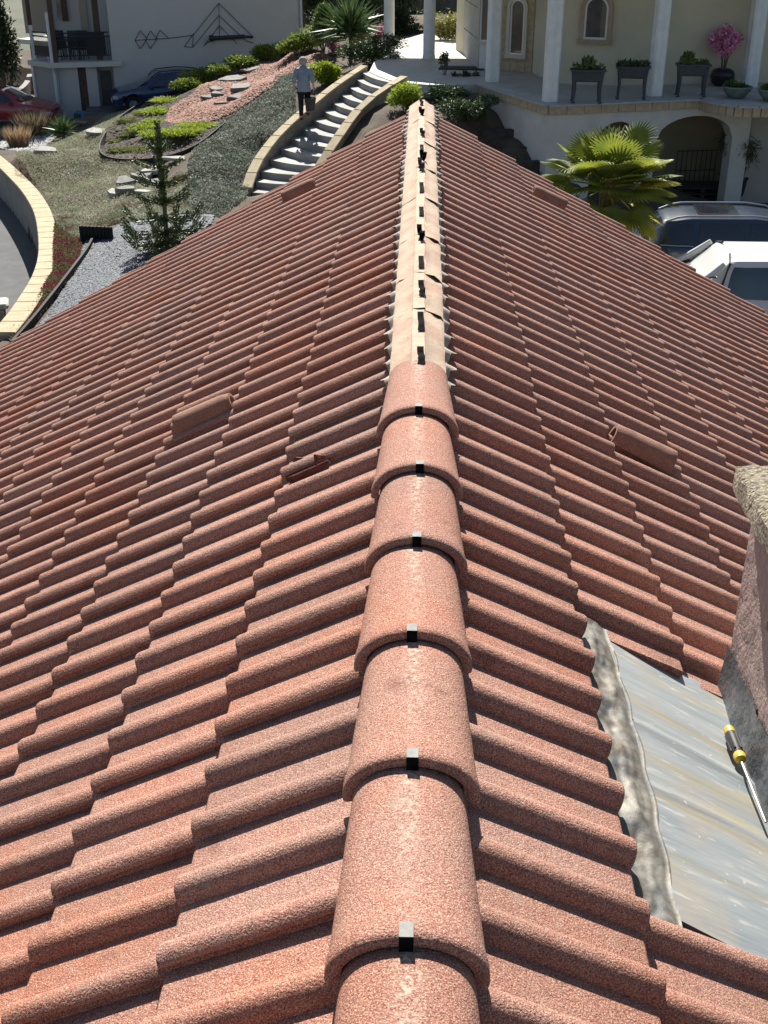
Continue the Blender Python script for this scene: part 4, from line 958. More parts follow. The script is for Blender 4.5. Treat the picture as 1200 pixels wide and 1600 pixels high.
# stone nosing pieces under the terrace edge (individual blocks)
def along(P, step):
    Q = resample(P, step); return list(zip(Q[:-1], Q[1:]))
for P, step in (([edge[-1], edge2[0]], .46), (edge2, .46), ([edge2[1]]+bul, .20)):
    for a, b in along(P, step):
        d = (b-a); l_ = d.length; ang = math.atan2(d.y, d.x); nrm = Vector((d.y, -d.x, 0)).normalized(); c = (a+b)/2+nrm*.035
        g = MB(); g.box((c.x, c.y, ZT-.135+random.uniform(-.004, .004)), (l_-.012, .05, .19 if step > .3 else .24), ang, .006); vb('edge_stone', g, M_stone)
for P in ([edge[-1], edge2[0]], edge2, [edge2[1]]+bul):
    for a, b in zip(P[:-1], P[1:]):
        d = b-a; ang = math.atan2(d.y, d.x); nrm = Vector((d.y, -d.x, 0)).normalized(); c = (a+b)/2+nrm*.04
        g = MB(); g.box((c.x, c.y, ZT-.016), (d.length+.02, .14, .045), ang); vb('terrace_coping', g, mat('grey_coping', (.33, .34, .33), .7, (.40, .40, .38), 6, .2))
# base walls under the terrace with two low arches
def arch_wall(name, p, q, z0, z1, th, openings, m, spring=.5):
    """vertical wall p->q, openings = (u0, u1, zspring, ztop) metres along; built as real piers and arched lintels"""
    d = (q-p); L_ = math.hypot(d.x, d.y); dx = Vector((d.x, d.y, 0))/L_; nrm = Vector((dx.y, -dx.x, 0)); g = MB()
    def quadcol(u0, u1, a0, a1, b0, b1):
        vs = []
        for off in (0, -th):
            for u, z in ((u0, a0), (u1, a1), (u1, b1), (u0, b0)): w_ = p+dx*u+nrm*off; vs.append((w_.x, w_.y, z))
        g.add(vs, [(0, 1, 2, 3), (7, 6, 5, 4), (0, 4, 5, 1), (1, 5, 6, 2), (2, 6, 7, 3), (3, 7, 4, 0)])
    cur = 0
    for u0, u1, zs, zt_ in openings:
        quadcol(cur, u0, z0, z0, z1, z1); n = 16
        for i in range(n):
            a, b = u0+(u1-u0)*i/n, u0+(u1-u0)*(i+1)/n; f = lambda u: zs+(zt_-zs)*math.sqrt(max(0, 1-((u-(u0+u1)/2)/((u1-u0)/2))**2))
            quadcol(a, b, f(a), f(b), z1, z1)
        cur = u1
    quadcol(cur, L_, z0, z0, z1, z1); return vb(name, g, m)
B0, B1, B2 = edge[-1], edge2[0], edge2[1]
arch_wall('base_wall', edge[-1]+Vector((0, .05, 0)), B1, -7, ZT-.225, .3, (), M_base)
d = B2-B1; L_ = d.length; dxn = d.normalized()
def uof(px): # distance along front edge for pixel column
    best = min(range(800), key=lambda i: abs(proj(B1+d*(i/399)-Vector((0, 0, .8)))[0]-px)); return L_*best/399
zA = lambda px, py: zat(B1.x+dxn.x*uof(px), B1.y+dxn.y*uof(px), py)
arch_wall('base_wall', B1, B1+dxn*uof(1172), -6.0, ZT-.225, .35, ((uof(925), uof(1006), zA(965, 245), zA(965, 190)), (uof(1026), uof(1146), zA(1085, 218), zA(1085, 181))), M_base)
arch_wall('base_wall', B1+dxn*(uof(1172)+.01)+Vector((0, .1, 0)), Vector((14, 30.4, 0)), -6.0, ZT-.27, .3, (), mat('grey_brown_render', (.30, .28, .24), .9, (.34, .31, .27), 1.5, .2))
bw0, bw1 = Vector((B1.x+.3, B1.y+3.3, 0)), Vector((B2.x+3.5, B2.y+3.4, 0))
arch_wall('undercroft_wall', bw0, bw1, -6.0, ZT-.23, .2, (), mat('undercroft_render_shaded', (.38, .33, .22), .9, (.33, .29, .20), 1.5, .15))  # render colour darkened to paint deeper shade behind the arches
g = MB(); c = bw0.lerp(bw1, .36)+Vector((0, -.12, 0)); ang = math.atan2((bw1-bw0).y, (bw1-bw0).x)
g.box((c.x, c.y, -4.55), (.75, .10, 1.7), ang); vb('window', g, M_white)
g = MB(); 
for k in range(4): g.box((c.x-.24+k*.16, c.y-.06-.0*k, -4.55), (.10, .04, 1.6), ang)
vb('shutter_slat', g, M_dark)

for a, b in zip(edge[:-1], edge[1:]): arch_wall('base_wall', a+Vector((0, .06, 0)), b+Vector((0, .06, 0)), -5, ZT-.225, .2, (), mat('bed_wall', (.30, .27, .22), .9, (.22, .2, .17), 3, .3))
# upper walls
W = [gp(722, 84), gp(722, 96), gp(748, 108), gp(780, 110), gp(831, 114), gp(868, 130), gp(958, 134), gp(1040, 132), gp(1120, 130), gp(1240, 128)]
W[0] = gp(712, 78); W[1] = gp(724, 84)
ZTOP = -.1
def wallbox(p, q, m, name='wall', th=.3, z0=ZT-.2, z1=ZTOP, proud=0):
    d = q-p; ang = math.atan2(d.y, d.x); nrm = Vector((d.y, -d.x, 0)).normalized(); c = (p+q)/2-nrm*(th/2-proud); g = MB()
    g.box((c.x, c.y, (z0+z1)/2), (Vector((d.x, d.y, 0)).length, th, z1-z0), ang); return vb(name, g, m)
wallbox(W[0], W[1], M_cream, 'pilaster')
wallbox(W[3], W[4], M_stone, z1=ZTOP)
for i in range(4, 9): wallbox(W[i], W[i+1], M_cream)
M_panel = mat('stone_panel', (.40, .38, .34), .8, (.46, .43, .38), 3, .15, 50, island=.06)
d = W[2]-W[1]; nrm = Vector((d.y, -d.x, 0)).normalized(); wallbox(W[1], W[2], M_panel, th=.25, proud=-.03)
hgt = .82
for k in range(5):
    for j in range(1):
        a, b = W[1], W[2]; c = (a+b)/2; g = MB(); g.box((c.x, c.y, ZT+hgt*(k+.5)-.05), (d.length-.02, .05, hgt-.02), math.atan2(d.y, d.x), .006); vb('stone_panel', g, M_panel)
wallbox(W[2], W[3], M_white, 'door_wall')
# buff stone facing blocks round the tall arched window
d = W[4]-W[3]; Lw = d.length; ang = math.atan2(d.y, d.x); nrm = Vector((d.y, -d.x, 0)).normalized()
row = 0; z = ZT
while z < ZTOP-.2:
    h_ = .28; u = -.15 if row % 2 else 0
    while u < Lw:
        w_ = random.uniform(.34, .5); a0, a1 = max(0, u), min(Lw, u+w_); u += w_
        if a1-a0 < .06: continue
        c = W[3]+d.normalized()*((a0+a1)/2)+nrm*.012; g = MB(); g.box((c.x, c.y, z+h_/2), (a1-a0-.01, .03+random.uniform(0, .006), h_-.01), ang); vb('stone', g, M_stone)
    z += h_; row += 1
def arched(name, cpt, ang, w_, z0, zs, m_frame, bd, inner=.05, sill=True):
    """arched window: surround > frame, pane; local X along the wall"""
    fr = Matrix.Translation(cpt) @ Matrix.Rotation(ang, 4, 'Z')
    def ring(wi, wo, zi, y0, y1):
        g = MB(); g.m = fr; n = 14; I = [(-wi/2, zi)]+[(-wi/2*math.cos(math.pi*k/n), zs+wi/2*math.sin(math.pi*k/n)) for k in range(n+1)]+[(wi/2, zi)]
        e = wo-wi; O = [(-wo/2, zi)]+[(-wo/2*math.cos(math.pi*k/n), zs+wo/2*math.sin(math.pi*k/n)) for k in range(n+1)]+[(wo/2, zi)]
        m_ = len(I); vs = [(x, y0, z) for x, z in O]+[(x, y0, z) for x, z in I]+[(x, y1, z) for x, z in O]+[(x, y1, z) for x, z in I]; fs = []
        for i in range(m_-1): fs += [(i, i+1, m_+i+1, m_+i), (2*m_+i, 2*m_+i+1, i+1, i), (m_+i, m_+i+1, 3*m_+i+1, 3*m_+i)]
        fs += [(0, m_, 3*m_, 2*m_), (m_-1, 3*m_-1, 4*m_-1, 2*m_-1)]; g.add(vs, fs); return g
    g = ring(w_, w_+2*bd, z0, -.10, .03); g.box((0, -.05, z0-bd/2), (w_+2*bd+.04, .16, bd), 0); s_ = vb('window', g, m_frame)
    g = ring(w_-2*inner, w_, z0, -.06, .0); g.box((0, -.035, z0+inner/2), (w_, .07, inner), 0); vb('frame', g, M_white, 0, s_)
    g = MB(); g.m = fr; n = 14; wi = w_-2*inner; I = [(-wi/2, z0+inner)]+[(-wi/2*math.cos(math.pi*k/n), zs+wi/2*math.sin(math.pi*k/n)) for k in range(n+1)]+[(wi/2, z0+inner)]
    g.add([(x, -.03, z) for x, z in I], [tuple(range(len(I)))]); vb('pane', g, M_glass, 0, s_); return s_
def wpos(p, q, px, py_base=None):
    best = min(range(500), key=lambda i: abs(proj(p.lerp(q, i/499))[0]-px)); return p.lerp(q, best/499)
c = wpos(W[3], W[4], 806); w1 = abs((wpos(W[3], W[4], 817)-wpos(W[3], W[4], 791)).length)
arched('window', Vector((c.x, c.y, 0)), ang, w1*.85, zat(c.x, c.y-.1, 86), zat(c.x, c.y, 12), mat('pale_stone_surround', (.55, .50, .42), .8), .09)
d2 = W[6]-W[5]; a2 = math.atan2(d2.y, d2.x); c = wpos(W[5], W[6], 927-3)+Vector((0, -.01, 0))
w2 = (wpos(W[5], W[6], 944)-wpos(W[5], W[6], 905)).length
arched('window', Vector((c.x, c.y, 0)), a2, w2*.92, zat(c.x, c.y-.1, 62), zat(c.x, c.y, 14), mat('brown_stone_surround', (.34, .25, .18), .85, (.40, .30, .22), 12, .3), .12)
d3 = W[3]-W[2]; a3 = math.atan2(d3.y, d3.x); c = W[2].lerp(W[3], .35); arched('door', Vector((c.x, c.y, 0)), a3, .42, ZT+.75, ZT+2.3, mat('pale_stone_surround', (.55, .50, .42)), .06)
# columns, porch roof above the frame (casts the terrace shade)
def column(px, py, w_, square):
    p = gp(px, py); g = MB()
    if square:
        n = 8; ch_ = .25
        prof = []
        for k in range(4):
            a = k*math.pi/2+math.radians(12); 
            for (x, y) in ((.5, -.36), (.5, -.14), (.47, -.12), (.47, -.04), (.5, -.02), (.5, .02), (.47, .04), (.47, .12), (.5, .14), (.5, .36), (.36, .5)): prof.append((w_*(x*math.cos(a)-y*math.sin(a)), w_*(x*math.sin(a)+y*math.cos(a))))
        g.prism([(p.x+x, p.y+y) for x, y in prof], ZT, ZTOP)
    else:
        g.lathe([(w_*.54, 0), (w_*.54, .10), (w_*.5, .12), (w_*.5, 1.2), (w_*.47, 3.0)], (p.x, p.y, ZT), 20)
    vb('column', g, M_white, 30); return p
cps = [column(608, 79, .34, 0), column(670, 92, .36, 0), column(769, 127, .33, 1), column(859, 158, .33, 1), column(1022, 149, .33, 1), column(1170, 135, .36, 1)]
g = MB(); P = [(-1.9, 41.7), (-1.7, 39.3), (-.9, 37.0), (1.0, 35.7), (cps[2].x-.4, cps[2].y-.5), (cps[3].x-.3, cps[3].y-.4), (cps[4].x, cps[4].y-.4), (cps[5].x+.3, cps[5].y-.4), (14, 31), (14, 37), (4, 37.5), (2.6, 41.7)]
g.prism(P, ZTOP, ZTOP+.35); vb('porch_roof', g, M_white)
g = MB(); g.prism([(W[3].x, W[3].y+.5), (W[4].x, W[4].y+.3), (W[6].x, W[6].y+.4), (14, 34.4), (14, 44), (3, 44)], ZTOP+.36, ZTOP+2.2); g.prism([(W[1].x+.3, W[1].y), (W[3].x+.1, W[3].y+.6), (13.9, 35.5), (13.9, 43.9), (3, 43.9)], ZT-.2, ZTOP-.01); vb('upper_storey', g, M_cream)
g = MB(); c = gp(722, 107); g.box((c.x, c.y, ZT+.012), (1.3, .75, .024), R(-8)); o = g.build('doormat', mat('dark_mat', (.035, .035, .035), .95), None, 0, origin=(c.x, c.y, ZT)); tagp(o, 'dark doormat lying on the terrace in front of the side door', 'doormat')

# planters on legs with plants
M_plant = mat('anthracite_plastic', (.045, .052, .060), .55, (.06, .065, .075), 9, .1)
def trough(px, py, lb, seed, cols):
    p = gp(px, py); e = empty('raised_planter', p, lb, 'planter', 'grey trough planters on legs along the terrace', rz=random.uniform(-.12, .1)-.05)
    g = MB(); n = 4
    for z0, z1, w0, d0, w1_, d1 in ((.48, .50, .56, .26, .66, .32), (.50, .72, .66, .32, .78, .38), (.72, .76, .84, .44, .84, .44)):
        vs = [(sx*w0/2, sy*d0/2, z0) for sx, sy in ((-1, -1), (1, -1), (1, 1), (-1, 1))]+[(sx*w1_/2, sy*d1/2, z1) for sx, sy in ((-1, -1), (1, -1), (1, 1), (-1, 1))]
        g.add(vs, [(3, 2, 1, 0), (4, 5, 6, 7)]+[(i, (i+1) % 4, 4+(i+1) % 4, 4+i) for i in range(4)])
    g.build('trough', M_plant, e, 0)
    for sx in (-1, 1):
        for sy in (-1, 1):
            g = MB(); g.tube([(sx*.33, sy*.15, .70), (sx*.30, sy*.15, .35), (sx*.32, sy*.18, .03)], [.055, .045, .030], 6); g.lathe([(.05, 0), (.05, .02), (.03, .03)], (sx*.32, sy*.18, 0), 8); g.build('leg', M_plant, e, 30)
    g_ = np.random.default_rng(seed); n = 420; P = np.c_[g_.uniform(-.36, .36, n), g_.uniform(-.16, .16, n), g_.uniform(.74, .82, n)]; D = g_.normal(size=(n, 3)); D[:, 2] = abs(D[:, 2])+.3
    if cols:
        m_ = g_.random(n) < .6; P[m_, 0] = P[m_, 0]*.35+cols; D[m_, 2] += 1.2; P[m_, 2] += g_.uniform(0, .16, m_.sum())
    me = leafmesh('leaf_clump', P, D, g_.uniform(.05, .14, n), .05, M_mgr if seed % 2 else M_dgr)
    o = child('trough_plant', me, None, loc=p); tagp(o, ('bushy dark plant standing up in the left trough planter' if seed == 1 else 'low trailing plant filling the middle trough planter' if seed == 2 else 'spiky green plant at the left end of the right trough planter'), 'plant', 'plants in the trough planters')
trough(915, 160, 'trough planter on legs between the second pair of terrace columns, left one', 1, .001)
trough(985, 154, 'trough planter on legs standing just left of the third square column', 2, 0)
trough(1078, 150, 'trough planter on legs right of the third square column', 3, -.16)
# black ribbed pot with the pink flowering tree, bowls
p = gp(1127, 134); e = empty('round_pot', p, 'black ribbed round pot holding the pink flowering tree', 'pot'); g = MB()
g.lathe([(.16, 0), (.27, .08), (.285, .11), (.275, .12), (.31, .18), (.30, .19), (.315, .25), (.30, .26), (.30, .31), (.27, .38), (.20, .42), (.18, .41), (.17, .36)], (0, 0, 0), 28); g.build('pot_body', mat('black_glaze', (.018, .018, .022), .35), e, 50)
e = empty('flowering_tree', p+Vector((0, 0, .38)), 'small pink blossom tree growing in the black round pot by the wall', 'tree')
g = MB()
for k in range(5): a = k*1.26; g.tube([(.04*math.cos(a), .04*math.sin(a), -.05), (.07*math.cos(a), .07*math.sin(a), .25), (.26*math.cos(a), .26*math.sin(a), .75)], [.02, .016, .008], 6)
g.build('trunk', M_bark, e)
P, D = crownpts(1500, (.04, 0, .70), (.50, .45, .45), 12, .3, 77); child('blossom_crown', leafmesh('blossom_crown', P, D, .09, .07, mat('bright_blossom', (.62, .20, .36), .7, (.75, .34, .50), 9, island=.4, trans=.2)), e)
for px, py, lb, s_ in ((1150, 153, 'grey-green bowl planter with low plants right of the black pot', 0), (1206, 158, 'grey-green bowl planter cut by the right edge of the picture', 1)):
    p = gp(px, py); e = empty('bowl_planter', p, lb, 'planter', 'shallow bowl planters on the terrace'); g = MB(); g.lathe([(.16, 0), (.20, .02), (.33, .17), (.36, .24), (.375, .25), (.37, .28), (.34, .28), (.32, .22)], (0, 0, 0), 28); g.build('bowl', mat('green_grey_glaze', (.13, .16, .15), .45, (.17, .2, .18), 6), e, 50)
    P, D = crownpts(420, (0, 0, .28), (.30, .30, .13), 7, .3, 80+s_); D[:, 2] = abs(D[:, 2])+.2
    o = child('bowl_plant', leafmesh('bowl_plant', P, D, .12, .04, M_mgr), None, loc=p); tagp(o, 'low green plants in the bowl next to the black pot' if s_ == 0 else 'green plants in the bowl at the right picture edge', 'plant')
# thin rose stems along the terrace bed
for i, (px, py, h_, lb) in enumerate(((694,138,1.0,'tallest thin rose bush in front of the terrace edge'),(712,140,.5,'second thin rose bush in front of the terrace edge'),(728,140,.55,'third thin rose bush in front of the terrace edge'),(742,139,.45,'rose stem nearest the first square column'))):
    c = at(px, py, z=-3.45); e = empty('rose_bush', c, lb, 'rose bush', 'thin rose bushes along the terrace edge'); g = MB()
    for k in range(4): a = k*1.7+i; g.tube([(0, 0, 0), (.05*math.cos(a), .05*math.sin(a), h_*.5), (.14*math.cos(a), .12*math.sin(a), h_*random.uniform(.8, 1))], [.012, .009, .005], 5)
    g.build('stem', M_bark, e); P, D = crownpts(110 if i else 260, (0, 0, h_*.75), (.17, .15, h_*.3), 6, .2, 90+i); child('foliage', leafmesh('foliage', P, D, .07, .05, M_dgr), e)
# undercroft things: mesh panel, pallets, bamboo in a black box planter
def wl(px, py, z): return at(px, py, z=z)
M_wire = mat('dark_wire', (.05, .055, .06), .5)
p, q = wl(1052, 302, -5.88), wl(1112, 300, -5.88); e = empty('mesh_panel', p, 'dark wire mesh fence panel in front of the undercroft', 'fence'); ang = math.atan2(q.y-p.y, q.x-p.x); L_ = (q-p).length; fr = Matrix.Rotation(ang, 4, 'Z')
for k in range(9): g = MB(); g.m = fr; g.tube([(L_*k/8, 0, 0), (L_*k/8, 0, 1.15)], .012, 5); g.build('upright', M_wire, e)
for z in (.08, .6, 1.12): g = MB(); g.m = fr; g.tube([(0, -.01, z), (L_, -.01, z)], .012, 5); g.build('rail', M_wire, e)
c = wl(1090, 315, -5.9); g = MB()
e = empty('pallet', c, 'weathered wooden pallets stacked under the arch', 'pallet')
for k in range(3):
    for j in range(5): g = MB(); g.box((-.0, -.4+j*.2, .14+k*.15), (1.4, .12, .022)); g.build('board', M_slp, e, 0)
    for j in (-.6, 0, .6): g = MB(); g.box((j, 0, .075+k*.15), (.10, .9, .10)); g.build('block', M_slp, e, 0)
g = MB(); g.box((.2, .3, .9), (2.6, .9, .5)); 
c = wl(1140, 322, -5.9); e = empty('box_planter', c, 'tall black square planter holding the bamboo', 'planter'); g = MB(); vs = [(sx*.22, sy*.22, 0) for sx, sy in ((-1, -1), (1, -1), (1, 1), (-1, 1))]+[(sx*.29, sy*.29, .75) for sx, sy in ((-1, -1), (1, -1), (1, 1), (-1, 1))]; g.add(vs, [(3, 2, 1, 0), (4, 5, 6, 7)]+[(i, (i+1) % 4, 4+(i+1) % 4, 4+i) for i in range(4)]); g.build('box', mat('black_planter', (.02, .022, .028), .5), e, 0)
g = MB(); 
for sx, sy in ((0, -.28), (0, .28), (-.28, 0), (.28, 0)): g.box((sx, sy, .77), ((.62 if sy else .06), (.06 if sy else .62), .05))
g.build('rim', mat('black_planter', (.02, .022, .028)), e, 0)
e = empty('bamboo', c+Vector((0, 0, .7)), 'loose bamboo clump growing in the tall black planter', 'bamboo'); P, D = crownpts(2600, (0, 0, .75), (.75, .6, .75), 12, .2, 55); D[:, 2] -= .2; child('foliage', leafmesh('foliage', P, D, .16, .022, M_dgr, .3), e)
g = MB()
for k in range(10): a = k*.63; g.tube([(.08*math.cos(a), .08*math.sin(a), 0), (.3*math.cos(a), .3*math.sin(a), 1.1)], .009, 5)
g.build('cane', M_bark, e)

# fan palm in front of the villa
M_palm = mat('palm_leaf', (.12, .155, .024), .5, (.20, .22, .03), 2.5, island=.25, trans=.5, spec=.4)
M_palmy = mat('palm_leaf_yellow', (.34, .34, .05), .55, (.40, .33, .05), 3, island=.25, trans=.5)
pc = at(950, 282, D=22.0); palm = empty('fan_palm', (pc.x, pc.y, -5.9), 'fan palm with wide pleated leaves standing between the villa and the roof', 'palm tree')
cz_ = pc.z+5.9
g = MB(); g.tube([(0, 0, 0), (.03, 0, cz_*.5), (0, 0, cz_)], [.17, .15, .14], 12); g.build('trunk', mat('palm_fibre', (.09, .06, .035), .95, (.14, .10, .06), 30, .8, 60), palm)
def frond(az, el, plen, fr_, m, roll_=0):
    d = Vector((math.cos(az)*math.cos(el), math.sin(az)*math.cos(el), math.sin(el))); base = Vector((0, 0, cz_-.1)); hub = base+d*plen
    side = d.cross(Vector((0, 0, 1))).normalized(); nrm = side.cross(d).normalized()
    side = (side*math.cos(roll_)+nrm*math.sin(roll_)); nrm = side.cross(d).normalized()
    g = MB(); g.tube([base, hub], [.016, .010], 5); vs = [tuple(hub)]; n = 34; fs = []; tot = 2*math.radians(138)
    for k in range(n):
        a = -tot/2+tot*(k+.5)/n; w_ = tot/n*.5; rr = fr_*(1-.22*abs(a)/2.4)*random.uniform(.93, 1.03)
        def pt(r, aa, lift): q = hub+(d*math.cos(aa)+side*math.sin(aa))*r+nrm*lift; q.z -= .22*max(0, r-fr_*.45)**1.3; return tuple(q)
        b = len(vs); vs += [pt(rr*.60, a-w_*.98, -.012), pt(rr*.60, a, .012), pt(rr*.60, a+w_*.98, -.012), pt(rr*.86, a-w_*.4, -.02), pt(rr*.86, a+w_*.4, -.02), pt(rr, a, -.02)]
        fs += [(0, b, b+1), (0, b+1, b+2), (b, b+3, b+1), (b+1, b+4, b+2), (b+1, b+3, b+5), (b+1, b+5, b+4)]
    g.add(vs, fs); g.build('frond', m, palm, 0)
random.seed(21)
for az, el, pl, fr_, y, ro in ((100,62,.75,.66,0,.1),(60,55,.8,.68,0,-.2),(140,52,.8,.62,0,.3),(20,38,.85,.66,0,.1),(175,40,.9,.6,0,-.2),(215,35,.8,.6,0,.2),(330,30,.9,.68,0,.1),(290,42,.7,.66,0,0),(250,50,.65,.6,0,.1),(355,12,1.0,.62,0,.2),(185,8,1.0,.60,0,.1),(230,5,.9,.62,0,-.2),(265,8,.85,.64,0,.1),(300,2,.95,.64,0,-.1),(335,-8,1.05,.60,0,.2),(10,-6,1.05,.58,0,0),(200,-25,.9,.55,0,.2),(320,-34,1.05,.56,1,.1),(345,-42,1.1,.52,1,-.2),(285,-40,.9,.5,1,.2),(250,-45,.8,.5,0,0),(5,-32,1.1,.5,1,.1),(75,75,.6,.6,0,0),(310,65,.6,.64,0,.2),(45,20,1.0,.62,0,.1),(150,18,1.0,.58,0,0),(120,35,1.0,.55,0,.2),(80,30,1.1,.55,0,-.2),(200,58,.8,.55,0,.2),(225,18,1.0,.6,0,.1),(280,22,.9,.62,0,-.1),(310,16,1.05,.62,0,.2),(345,45,.9,.6,0,-.3),(165,62,.8,.6,0,-.2),(180,-12,1.0,.55,0,.3),(325,10,1.15,.55,1,0),(95,40,.7,.6,0,0),(270,60,.9,.62,0,.2),(240,30,1.1,.6,0,-.3),(300,32,1.15,.62,0,.2),(30,55,1.1,.6,0,-.2),(195,22,1.1,.6,0,0),(255,-18,1.0,.58,0,.2),(295,-20,1.1,.58,0,-.2)):
    frond(R(az), R(el), pl*.8, fr_*.98, M_palmy if y else M_palm, ro)

# ================================================================== LEFT HOUSE with balcony
random.seed(5)
hb = at(95, 187, z=-7.0); hr_ = at(475, 85, Y=54.6)
WA = Vector((hb.x, hb.y, 0)); dirw = Vector((1, .30, 0)).normalized(); nw = Vector((dirw.y, -dirw.x, 0))   # front plane of the house
def wallpt(px, py, off=0):
    """where the line of sight meets the front plane (off metres in front of it)"""
    d = ray(px, py); o_ = WA+nw*off; t = ((o_-CAM).dot(nw))/d.dot(nw); return CAM+d*t
def upx(px): p = wallpt(px, 100); return (p-WA).dot(dirw)
M_grey = mat('grey_white_render', (.50, .50, .49), .9, (.44, .44, .43), .6, .15, 40, col3=(.53, .53, .52), s3=.3)
M_bwood = mat('brown_wood', (.075, .045, .035), .7, (.10, .06, .045), 12, .3, 60)
M_rail = mat('dark_rail', (.03, .033, .038), .5)
lh = empty('balcony_house', Vector((WA.x+3, WA.y+2, -7)), 'grey-white rendered house with a balcony corner on wooden posts', 'house'); LO = lh.location.copy()
def lb_(name, g, m, smooth=0, parent=lh): g.v = [tuple(Vector(v)-LO) for v in g.v]; return g.build(name, m, parent, smooth)
angw = math.atan2(dirw.y, dirw.x)
def fb(u0, u1, off0, off1, z0, z1, name, m, parent=lh, bevel=0, rot=0):
    """box in house coordinates: u along the front, off = metres behind the front plane"""
    c = WA+dirw*((u0+u1)/2)-nw*((off0+off1)/2); g = MB(); g.box((c.x, c.y, (z0+z1)/2), (abs(u1-u0), abs(off1-off0), z1-z0), angw+rot, bevel); return lb_(name, g, m, 0, parent)
uA = 0.0; uB = upx(176); uR = upx(473); zS = wallpt(95, 97).z; zTopH = 1.5
fb(uB, uR, 0, 8, -7.5, zTopH, 'wall', M_grey)
fb(uA-.0, uR, 2.6, 8, zS-.2, zTopH, 'balcony_back_wall', mat('render_painted_lit', (.56, .55, .52), .9))  # lighter copy of the house render, brightness painted into the colour
fb(uA-.25, uB+.35, -.25, 2.6, zS-.20, zS-.0, 'balcony_slab', mat('pale_slab_edge', (.55, .54, .50), .85))
# ground floor: left end wall, front wall piece with recess and doors
zU = zS-.21
fb(uA, uA+.12, .02, 2.6, -7.3, zU, 'pier', M_grey); fb(uA-.1, uA+.02, -.06, .06, -7.3, zU, 'pier', M_white)
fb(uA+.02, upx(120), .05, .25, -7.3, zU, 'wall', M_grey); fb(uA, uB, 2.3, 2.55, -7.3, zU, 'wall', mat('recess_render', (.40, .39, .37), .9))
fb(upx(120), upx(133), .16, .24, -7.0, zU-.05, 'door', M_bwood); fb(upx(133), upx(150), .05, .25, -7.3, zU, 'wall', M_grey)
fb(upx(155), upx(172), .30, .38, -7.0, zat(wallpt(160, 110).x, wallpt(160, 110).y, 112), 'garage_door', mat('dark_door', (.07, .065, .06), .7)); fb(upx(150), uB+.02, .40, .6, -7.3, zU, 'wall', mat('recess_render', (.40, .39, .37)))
for k in range(6):
    z = -7.0+.27*k; fb(upx(155)+.02, upx(172)-.02, .27, .30, z+.01, z+.25, 'door_panel', mat('dark_door', (.07, .065, .06), .7))
# downpipe at the front corner
c = WA-dirw*.03+nw*.16; g = MB(); g.tube([(c.x, c.y, zS-.25), (c.x+.1, c.y, zS-.45), (c.x+.12, c.y, -7.1)], .06, 8); lb_('downpipe', g, mat('zinc_pipe', (.28, .31, .33), .6), 60)
c = WA+dirw*.0
# left side receding from the corner
sdir = Vector((-1, .75, 0)).normalized(); sN = Vector((-sdir.y, sdir.x, 0)); sang = math.atan2(sdir.y, sdir.x)
def sb(u0, u1, o0, o1, z0, z1, name, m):
    c = WA+sdir*((u0+u1)/2)+sN*((o0+o1)/2)*-1; g = MB(); g.box((c.x, c.y, (z0+z1)/2), (abs(u1-u0), abs(o1-o0), z1-z0), sang); return lb_(name, g, m)
def sidept(px, py):
    nn = Vector((sdir.y, -sdir.x, 0)); d = ray(px, py); t = (WA-CAM).dot(nn)/d.dot(nn); return CAM+d*t
Ls = (Vector((sidept(50, 90).x, sidept(50, 90).y, 0))-WA).length
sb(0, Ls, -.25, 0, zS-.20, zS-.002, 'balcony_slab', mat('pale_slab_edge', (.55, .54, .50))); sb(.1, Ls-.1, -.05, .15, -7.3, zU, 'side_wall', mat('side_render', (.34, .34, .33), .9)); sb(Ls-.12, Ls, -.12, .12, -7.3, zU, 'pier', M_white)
P4 = [WA, WA+dirw*uB, WA+dirw*uB-nw*2.6, WA+sdir*Ls-nw*.5, WA+sdir*Ls]
g = MB(); g.prism([(p.x, p.y) for p in P4], zS-.15, zS-.004); lb_('balcony_floor', g, mat('balcony_tile', (.30, .29, .27), .8))
# posts (white foot, brown above) and railing
def post(c, w_=.13):
    g = MB(); g.box((c.x, c.y, zS+.35+.35), (w_+.02, w_+.02, 1.4), sang); o = lb_('post_base', g, M_white)
    g = MB(); g.box((c.x, c.y, zS+.8+1.6), (w_+.05, w_+.05, 3.4), sang); lb_('post', g, M_bwood)
g = MB(); c = WA+nw*.02; g.box((c.x+.09, c.y, zS+2), (.20, .18, 4.0), angw); lb_('post', g, M_bwood); g = MB(); g.box((c.x-.06, c.y-.02, zS+.95), (.14, .14, 1.9), angw); lb_('post_sleeve', g, M_white)
c = WA+sdir*(Ls-.15); g = MB(); g.box((c.x, c.y, zS+3.0), (.17, .17, 3.3), angw); lb_('post', g, M_bwood); g = MB(); g.box((c.x, c.y, zS+.68), (.15, .15, 1.35), angw); lb_('post_sleeve', g, M_white)
c = WA+dirw*upx(158)-nw*.5; g = MB(); g.box((c.x, c.y, zS+2), (.25, .25, 4.0), angw); lb_('post', g, M_bwood)
def rail(P, Q, n):
    for z in (.22, .95, 1.10): g = MB(); g.tube([P+Vector((0, 0, zS+z)), Q+Vector((0, 0, zS+z))], .03, 6); lb_('handrail', g, M_rail)
    for k in range(n+1):
        a = P.lerp(Q, k/n); g = MB(); g.tube([a+Vector((0, 0, zS+.22)), a+Vector((0, 0, zS+.95))], .016, 5); lb_('baluster', g, M_rail)
rail(WA+dirw*.15, WA+dirw*(uB-.05), 26); rail(WA+sdir*.12, WA+sdir*(Ls-.2), 16)
